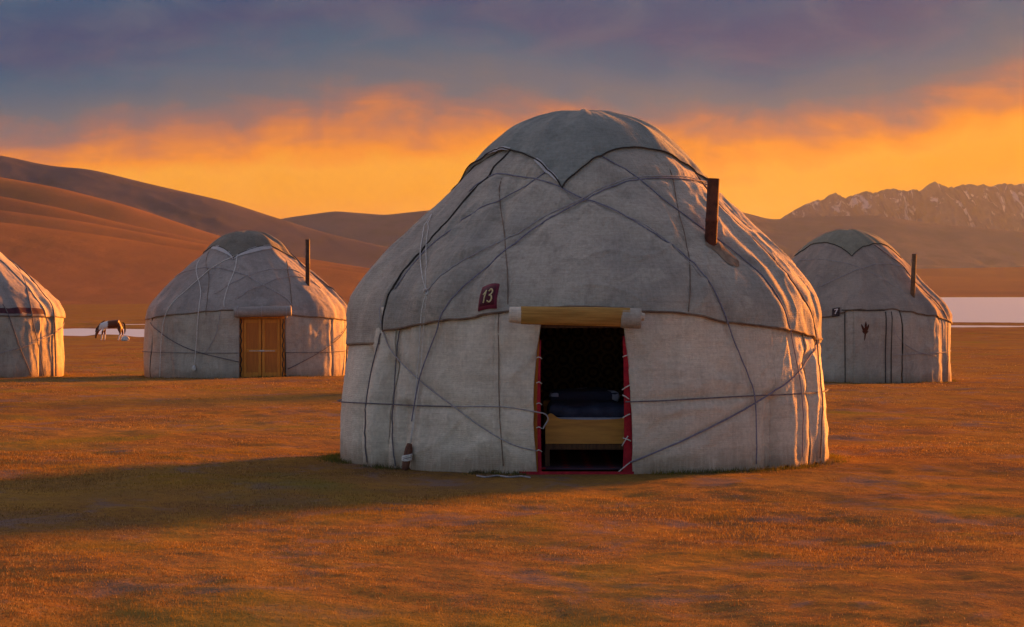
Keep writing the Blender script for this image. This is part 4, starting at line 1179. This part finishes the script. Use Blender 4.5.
rads = [.29, .27, .22, .29, .24, .20, .155, .12, .115, .085, .062, .10, .058, .040, .052, .10, .058, .040, .052, .14, .062, .042, .052, .14, .062, .042, .052, .035, .035, .015, .015]
horse = skin_mesh('horse', pts, eds, rads, M['coat'])
horse.location = (HX, HY, HZ); horse.scale = (1.13, 1.13, 1.1)
tag(horse, 'brown and white piebald horse grazing by the lake beyond the left yurts', 'horse')
P = np.array([(.78, 0, 1.20), (.90, 0, 1.08), (.94, 0, .85), (.93, 0, .60), (.91, 0, .42)])
obj('tail', *tube_data(catmull(P, 5), np.interp(np.linspace(0, 1, 21), [0, .3, .7, 1], [.035, .06, .055, .012]), 8), M['mane'], horse)
P = np.array([(-.36, -.02, 1.33), (-.56, -.05, 1.17), (-.74, -.06, .97), (-.90, -.05, .76), (-.97, 0, .56)])
obj('mane', *tube_data(catmull(P, 5), np.interp(np.linspace(0, 1, 21), [0, .3, .7, 1], [.02, .05, .05, .02]), 8), M['mane'], horse)
for sy in (.05, -.05):
    bm = bmesh.new(); bmesh.ops.create_icosphere(bm, subdivisions=1, radius=.02)
    obj_bm('eye', bm, M['black'], horse, True, (-.965, sy * 1.1, .40))

# pale stone by its hind feet
bm = bmesh.new(); bmesh.ops.create_icosphere(bm, subdivisions=4, radius=1)
for v in bm.verts:
    n_ = float(fbm(v.co.x * 1.7 + 3, v.co.y * 1.7 + v.co.z * 1.3, 3, 77))
    v.co = Vector((v.co.x * .29, v.co.y * .24, v.co.z * .22)) * (1 + .22 * n_)
st = obj_bm('stone', bm, M['stone'], None, True, ((125.2 - 512) * 188.4 / F, 188.4, float(ground_z(-28, 188.4)) + .13))
tag(st, 'pale grey lump on the ground at the grazing horse hind feet', 'stone')

# ================================================================ grass
YC = [(MC[0], MC[1], 2.93), (ls.c[0], ls.c[1], 2.98), (rs.c[0], rs.c[1], 2.76), (fs_.c[0], fs_.c[1], 3.06)]
def grass_mat(name, stops):
    m, t, b = new_mat(name)
    ge = t.n('ShaderNodeNewGeometry')
    c = t.ramp(ge.outputs['Random Per Island'], stops)
    pn = t.noise(t.mapping(ge.outputs['Position'], (0.45, 0.3, 1)), 1.0, 5, 0.6, .3)
    c = t.mix(t.mapr(pn, 0.48, 0.68, 0, .75), c, (0.30, 0.18, 0.025, 1))
    c = t.mix(t.mapr(pn, 0.46, 0.30, 0, .75), c, (0.14, 0.08, 0.06, 1))
    olv = t.noise(t.mapping(ge.outputs['Position'], (0.22, 0.12, 1), (5, 13, 0)), 1.0, 5, 0.6, 0.4)
    c = t.mix(t.mapr(olv, 0.54, 0.68, 0, 0.8), c, (0.17, 0.14, 0.03, 1))
    bare = t.noise(t.mapping(ge.outputs['Position'], (0.9, 0.6, 1), (11, 3, 0)), 1.0, 6, 0.7, 0.6)
    c = t.mix(t.mapr(bare, 0.52, 0.66, 0, .65), c, (0.17, 0.12, 0.105, 1))
    c = t.mix(t.mapr(bare, 0.46, 0.34, 0, .5), c, (0.36, 0.22, 0.03, 1))
    out = m.node_tree.nodes['Material Output']
    d = t.n('ShaderNodeBsdfDiffuse'); tr = t.n('ShaderNodeBsdfTranslucent'); mx = t.n('ShaderNodeMixShader'); mx.inputs[0].default_value = .22
    t.l(c, d.inputs[0]); t.l(c, tr.inputs[0]); t.l(d.outputs[0], mx.inputs[1]); t.l(tr.outputs[0], mx.inputs[2]); t.l(mx.outputs[0], out.inputs[0])
    m.node_tree.nodes.remove(b)
    return m
M['grass'] = grass_mat('dry_grass', [(0, (0.07, 0.04, 0.025, 1)), (.3, (0.17, 0.085, 0.032, 1)), (.6, (0.25, 0.135, 0.034, 1)), (.85, (0.33, 0.20, 0.05, 1)), (1, (0.50, 0.36, 0.18, 1))])
M['grass_green'] = grass_mat('green_grass', [(0, (0.06, 0.075, 0.02, 1)), (.5, (0.10, 0.11, 0.03, 1)), (1, (0.16, 0.14, 0.04, 1))])

def blades(name, x, y, h, w, mat, lean=.55, z=None):
    n = len(x)
    z = ground_z(x, y) if z is None else z
    a = RNG.uniform(0, PI, n); la = RNG.uniform(0, 2 * PI, n); ln = h * lean * RNG.uniform(.2, 1.2, n)
    cx, sx = np.cos(a) * w / 2, np.sin(a) * w / 2
    V = np.empty((n, 3, 3), np.float32)
    V[:, 0] = np.stack([x - cx, y - sx, z - .004], -1)
    V[:, 1] = np.stack([x + cx, y + sx, z - .004], -1)
    V[:, 2] = np.stack([x + ln * np.cos(la), y + ln * np.sin(la), z + h], -1)
    me = bpy.data.meshes.new(name)
    me.vertices.add(n * 3); me.vertices.foreach_set('co', V.reshape(-1))
    me.loops.add(n * 3); me.loops.foreach_set('vertex_index', np.arange(n * 3, dtype=np.int32))
    me.polygons.add(n); me.polygons.foreach_set('loop_start', np.arange(0, n * 3, 3, dtype=np.int32))
    me.update(calc_edges=True)
    me.materials.append(mat)
    o = bpy.data.objects.new(name, me); COL.objects.link(o)
    return tag(o, kind='stuff')

def scatter(n, y0, y1, k, pad, power=1.0):
    y = y0 + (y1 - y0) * RNG.random(n) ** power
    x = (RNG.random(n) * 2 - 1) * (k * y + pad)
    # grass in patches
    d = .55 + .45 * fbm(x * .8, y * .6, 3, 91)
    keep = RNG.random(n) < np.clip(d + .15, .12, 1)
    for cx, cy, r in YC: keep &= np.hypot(x - cx, y - cy) > r
    return x[keep], y[keep]

GX, GY, GH, GW = [], [], [], []
for (n, y0, y1, k, pad, pw, h0, h1, w0) in [(620000, 12.5, 33, .235, 2.0, 1.0, .007, .025, .0055), (240000, 31, 62, .225, 2.5, 1.1, .008, .022, .011), (130000, 60, 150, .22, 3, 1.2, .010, .030, .024)]:
    x, y = scatter(n, y0, y1, k, pad, pw)
    tall = np.clip(.7 + .6 * fbm(x * .5 + 7, y * .4, 3, 97), .3, 1.7)
    GX.append(x); GY.append(y); GH.append(RNG.uniform(h0, h1, len(x)) * tall); GW.append(np.full(len(x), w0) * RNG.uniform(.7, 1.4, len(x)))
# sparse taller tufts
n = 260
tx, ty = scatter(n, 13, 60, .23, 2)
for x_, y_ in zip(tx, ty):
    m_ = RNG.integers(10, 26)
    GX.append(x_ + RNG.normal(0, .045, m_)); GY.append(y_ + RNG.normal(0, .045, m_)); GH.append(RNG.uniform(.015, .045, m_)); GW.append(np.full(m_, .006))
blades('grass', np.concatenate(GX), np.concatenate(GY), np.concatenate(GH), np.concatenate(GW), M['grass'])
# greener fringe along the yurt skirts
GX, GY, GH, GW = [], [], [], []
for cx, cy, r, nn in [(MC[0], MC[1], 2.93, 9000), (ls.c[0], ls.c[1], 2.98, 2500), (rs.c[0], rs.c[1], 2.76, 2500), (fs_.c[0], fs_.c[1], 3.06, 2500)]:
    a = RNG.uniform(0, 2 * PI, nn); keep = (np.abs((a + PI) % (2 * PI) - PI) > R(13)) | (cy > 40)
    a = a[keep]; rr_ = r + .015 + np.abs(RNG.normal(0, .10, len(a)))
    dens = vn(a * 9, a * 0, 13) > -.35
    a, rr_ = a[dens], rr_[dens]
    GX.append(cx + rr_ * np.sin(a)); GY.append(cy - rr_ * np.cos(a)); GH.append(RNG.uniform(.015, .075, len(a)) * np.exp(-(rr_ - r) * 2.5)); GW.append(np.full(len(a), .009))
blades('green_grass', np.concatenate(GX), np.concatenate(GY), np.concatenate(GH), np.concatenate(GW), M['grass_green'])

# ================================================================ air
def haze():
    m = bpy.data.materials.new('haze'); m.use_nodes = True
    nt = m.node_tree
    nt.nodes.remove(nt.nodes['Principled BSDF'])
    v = nt.nodes.new('ShaderNodeVolumePrincipled')
    v.inputs['Color'].default_value = HCOL + (1,)
    v.inputs['Absorption Color'].default_value = (1, 1, 1, 1)
    v.inputs['Density'].default_value = HAZE
    v.inputs['Anisotropy'].default_value = 0.55
    nt.links.new(v.outputs[0], nt.nodes['Material Output'].inputs['Volume'])
    bm = bmesh.new(); box(bm, (0, 5300, 170.5), (33000, 11400, 351))
    o = obj_bm('haze', bm, m)
    tag(o, kind='stuff')
HAZE = 0.0001
HCOL = (0.07, 0.09, 0.15)
haze()

# ================================================================ light
EL, AZ = R(6.5), R(39)
to_sun = Vector((math.sin(AZ) * math.cos(EL), math.cos(AZ) * math.cos(EL), math.sin(EL)))
sd = bpy.data.lights.new('sun', 'SUN'); sd.energy = 5.0; sd.angle = R(9); sd.color = (1.0, 0.30, 0.028)
so = bpy.data.objects.new('sun', sd); COL.objects.link(so); so.rotation_euler = to_sun.to_track_quat('Z', 'Y').to_euler(); so.location = to_sun * 100

w = bpy.data.worlds.new('World'); S.world = w; w.use_nodes = True
t = NT(w.node_tree)
for nd in list(w.node_tree.nodes): w.node_tree.nodes.remove(nd)
dirn = t.n('ShaderNodeTexCoord').outputs['Generated']
sp = t.n('ShaderNodeSeparateXYZ'); t.l(dirn, sp.inputs[0])
az = t.math('ARCTAN2', sp.outputs['X'], sp.outputs['Y'])
el = sp.outputs['Z']
n1 = t.noise(t.mapping(dirn, (10, 10, 36), (2.3, 0.7, 1.1)), 1.0, 7, 0.58, 0.9)
n2 = t.noise(t.mapping(dirn, (30, 30, 75), (3, 1, 5)), 1.0, 8, 0.60, 0.7)
n3 = t.noise(t.mapping(dirn, (46, 46, 16), (8, 2, 1)), 1.0, 5, 0.55, 0.5)       # faint vertical streaks of falling virga
sh = t.ramp(t.mapr(az, -.30, .30, 0, 1, False), [(0.0, (.05,) * 3 + (1,)), (.18, (.18,) * 3 + (1,)), (.30, (.42,) * 3 + (1,)), (.45, (.62,) * 3 + (1,)), (.58, (.48,) * 3 + (1,)), (.68, (.42,) * 3 + (1,)), (.75, (.58,) * 3 + (1,)), (.83, (.92,) * 3 + (1,)), (1.0, (1, 1, 1, 1))], 'EASE')
tt_ = t.math('SUBTRACT', el, t.math('MULTIPLY', t.math('SUBTRACT', sh, .5), .036))
tt_ = t.math('ADD', tt_, t.math('MULTIPLY_ADD', t.math('SUBTRACT', n1, .5), .030, .006))
tt_ = t.math('ADD', tt_, t.math('MULTIPLY', t.math('SUBTRACT', n2, .5), .020))
tt_ = t.math('ADD', tt_, t.math('MULTIPLY', t.math('SUBTRACT', n3, .5), .014))
tn = t.mapr(tt_, 0.0, 0.20, 0, 1, False)
stops = [(0.0, (255, 150, 2)), (.026, (255, 156, 8)), (.040, (255, 164, 44)), (.052, (255, 167, 76)), (.0595, (250, 148, 70)), (.066, (216, 130, 88)), (.073, (172, 118, 106)), (.082, (132, 114, 118)), (.094, (92, 103, 122)), (.108, (54, 86, 114)), (.135, (70, 98, 124)), (.20, (150, 140, 155))]
def clear(p, c):                                   # colour of the sky itself, before the air in front of it
    path = min(345 / max(p, 1e-3), 11000)
    return tuple(max(.003, (x - HAZE * h * path * a) / math.exp(-HAZE * h * path)) for x, h, a in zip(srgb(*c)[:3], HCOL, (5.0, 1.5, .55))) + (1,)
front = t.ramp(tn, [(p / .20, clear(p, c)) for p, c in stops])
warm = t.math('MULTIPLY', t.mapr(az, .06, .22), t.mapr(tt_, .07, .10))
front = t.mix(t.math('MULTIPLY', warm, .1), front, srgb(118, 98, 100))
brk = t.math('MULTIPLY', t.mapr(n2, .36, .70), .30)
front = t.mix(t.math('MULTIPLY', brk, t.mapr(tt_, .075, .10)), front, srgb(110, 110, 120))
bgF = t.n('ShaderNodeBackground'); t.l(front, bgF.inputs[0]); bgF.inputs[1].default_value = 0.2176
sky = t.n('ShaderNodeTexSky', sky_type='NISHITA'); sky.sun_disc = False
sky.sun_elevation = EL; sky.sun_rotation = AZ; sky.altitude = 3000; sky.air_density = 1.0; sky.dust_density = 1.5
# the rest of the dome: clear dusk sky with unseen cloud, added and brightened in front to lift lake and ground
cl = t.mapr(t.noise(t.mapping(dirn, (2.2, 2.2, 5)), 1.0, 6, .6, .4), .4, .65)
bgN = t.n('ShaderNodeBackground'); t.l(sky.outputs[0], bgN.inputs[0]); bgN.inputs[1].default_value = 0.034
bgC = t.n('ShaderNodeBackground'); bgC.inputs[1].default_value = 1.0
mC = t.n('ShaderNodeMixShader'); t.l(t.math('MULTIPLY', cl, .75), mC.inputs[0]); t.l(bgN.outputs[0], mC.inputs[1]); t.l(bgC.outputs[0], mC.inputs[2])
cosf0 = t.math('DIVIDE', sp.outputs['Y'], t.math('SQRT', t.math('ADD', t.math('ADD', t.math('MULTIPLY', sp.outputs['X'], sp.outputs['X']), t.math('MULTIPLY', sp.outputs['Y'], sp.outputs['Y'])), 1e-5)))
cosf = cosf0
t.l(t.mix(t.mapr(cosf, -.2, .8), (0.070, 0.064, 0.088, 1), (0.60, 0.46, 0.46, 1)), bgC.inputs[0])
back = t.mapr(cosf, .75, .15)
up = t.mapr(el, .13, .42)
mfac = t.math('MAXIMUM', back, up)
mx = t.n('ShaderNodeMixShader'); t.l(mfac, mx.inputs[0]); t.l(bgF.outputs[0], mx.inputs[1]); t.l(mC.outputs[0], mx.inputs[2])
wo = t.n('ShaderNodeOutputWorld'); t.l(mx.outputs[0], wo.inputs['Surface'])

# ================================================================ view
S.view_settings.view_transform = 'Standard'
S.view_settings.look = 'None'
S.view_settings.exposure = 2.2
S.view_settings.gamma = 1.0
S.view_settings.use_curve_mapping = False
S.cycles.max_bounces = 6
S.cycles.volume_bounces = 1
S.cycles.use_denoising = True
